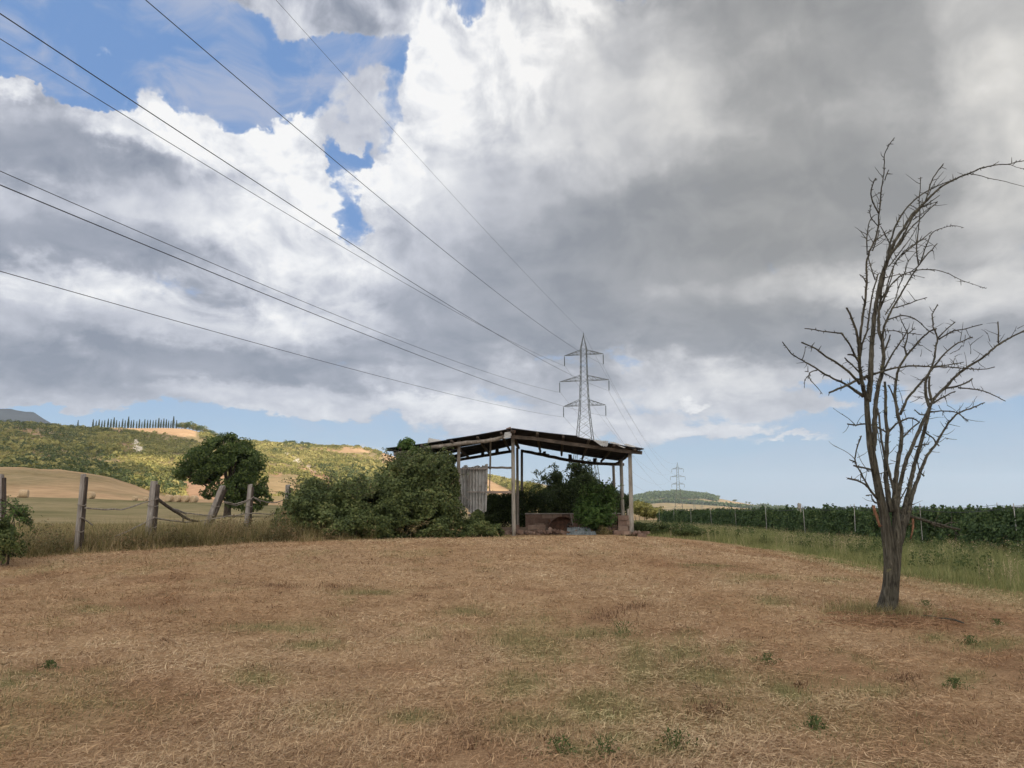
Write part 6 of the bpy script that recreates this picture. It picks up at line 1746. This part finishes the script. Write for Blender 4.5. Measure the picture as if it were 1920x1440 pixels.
    # torn limb that hangs to the right, with raw wood where it split
    o = Lb([(1690,962),(1706,968),(1722,972),(1745,979),(1765,985),(1785,989),(1800,993)], 7, 3.6, .4, 'broken_branch'); o['label'] = 'snapped branch jutting level to the right'
    Lb([(1770,985),(1782,979),(1796,980)], 2.4, 1.2, .1, 'twig'); Lb([(1785,988),(1792,996),(1796,1003)], 2.6, 1.6, 0, 'twig'); Lb([(1740,978),(1752,985),(1770,990)], 3, 2, .1, 'twig')
    o = Lb([(1711,972),(1713,984),(1711,998),(1707,1010)], 4.5, 2, -.1, 'torn_wood', .3, M_torn); o['label'] = 'raw orange splinter hanging down'
    o = Lb([(1638,948),(1641,960),(1645,972),(1650,988)], 6, 4, -.12, 'torn_wood', .4, M_torn); o['label'] = 'raw orange scar where a limb tore off'
    Lb([(1690,962),(1684,950),(1686,938),(1695,925),(1700,914)], 3.4, 2, .1)
dead_tree()

# litter round the foot of the tree
def litter():
    rs = random.Random(9); mb = MB()
    for _ in range(900):
        px = rs.gauss(1695, 66); py = rs.gauss(1164, 8)
        x, y = hit(px, py, 30); l = rs.uniform(.06, .45) * (1.3 if rs.random() < .1 else .7); a = rs.gauss(0, .6)
        z = gz(x, y) + rs.uniform(.005, .05)
        p = Vector((x, y, z)); d = Vector((math.cos(a), math.sin(a), rs.gauss(0, .12))) * l
        mb.tube([p - d / 2, p + Vector((0, 0, rs.uniform(-.01, .03))), p + d / 2], [.005, .0075, .003], 4, False)
    o = mb.build('twig_litter', wood_mat('twig', (.09, .045, .025), (.26, .15, .085), (.48, .33, .20), 2)); tag(o, 'dry twigs and stalks heaped round the foot of the dead tree', 'twigs', kind='stuff')
    P = [hit(*q, 30) for q in ((1722, 1160), (1745, 1163), (1768, 1168), (1790, 1173), (1808, 1181))]
    mb = MB(); mb.tube([(x, y, gz(x, y) + .03 + .012 * i) for i, (x, y) in enumerate(P)], [.016, .02, .018, .016, .010], 7, rough=.1)
    o = mb.build('fallen_branch', M_dead); tag(o, 'dark fallen branch lying on the ground to the right of the dead tree foot', 'branch')
    P = [hit(*q, 30) for q in ((1668, 1166), (1676, 1163), (1688, 1160))]
    mb = MB(); mb.tube([(x, y, gz(x, y) + .05) for i, (x, y) in enumerate(P)], [.022, .028, .015], 7, rough=.15)
    o = mb.build('wood_chunk', M_torn); tag(o, 'short orange chunk of broken wood at the foot of the dead tree', 'wood')
    g = np.random.default_rng(5); n = 2600
    a = g.uniform(0, 6.28, n); rr_ = .16 + np.abs(g.normal(0, .32, n)); x, y = TX + rr_ * np.cos(a) * 1.2, TY + rr_ * np.sin(a)
    V, Fc = blades(x, y, terrain(x, y), g.uniform(.06, .24, n), g.uniform(.004, .008, n), g.uniform(.2, 1.2, n), 46)
    tag(mesh_np('foot_grass', V, Fc, M_dry), 'uncut dry grass left standing round the foot of the dead tree', 'grass', kind='stuff')
litter()

# ------------------------------------------------------------------ the air
def haze():
    mb = MB(); mb.box((0, 0, 165), (18500, 18500, 530))      # bottom lies below the lowest ground
    m = bpy.data.materials.new('haze'); m.use_nodes = True; t = m.node_tree
    for n in list(t.nodes): t.nodes.remove(n)
    pv = N(t, 'ShaderNodeVolumePrincipled'); pv.inputs['Color'].default_value = (.72, .84, 1, 1); pv.inputs['Density'].default_value = HAZE
    o_ = N(t, 'ShaderNodeOutputMaterial'); t.links.new(pv.outputs[0], o_.inputs['Volume'])
    o = mb.build('haze', m); tag(o, 'thin blue haze that fades the far hills', 'haze', kind='stuff')
HAZE = 0.00008
haze()
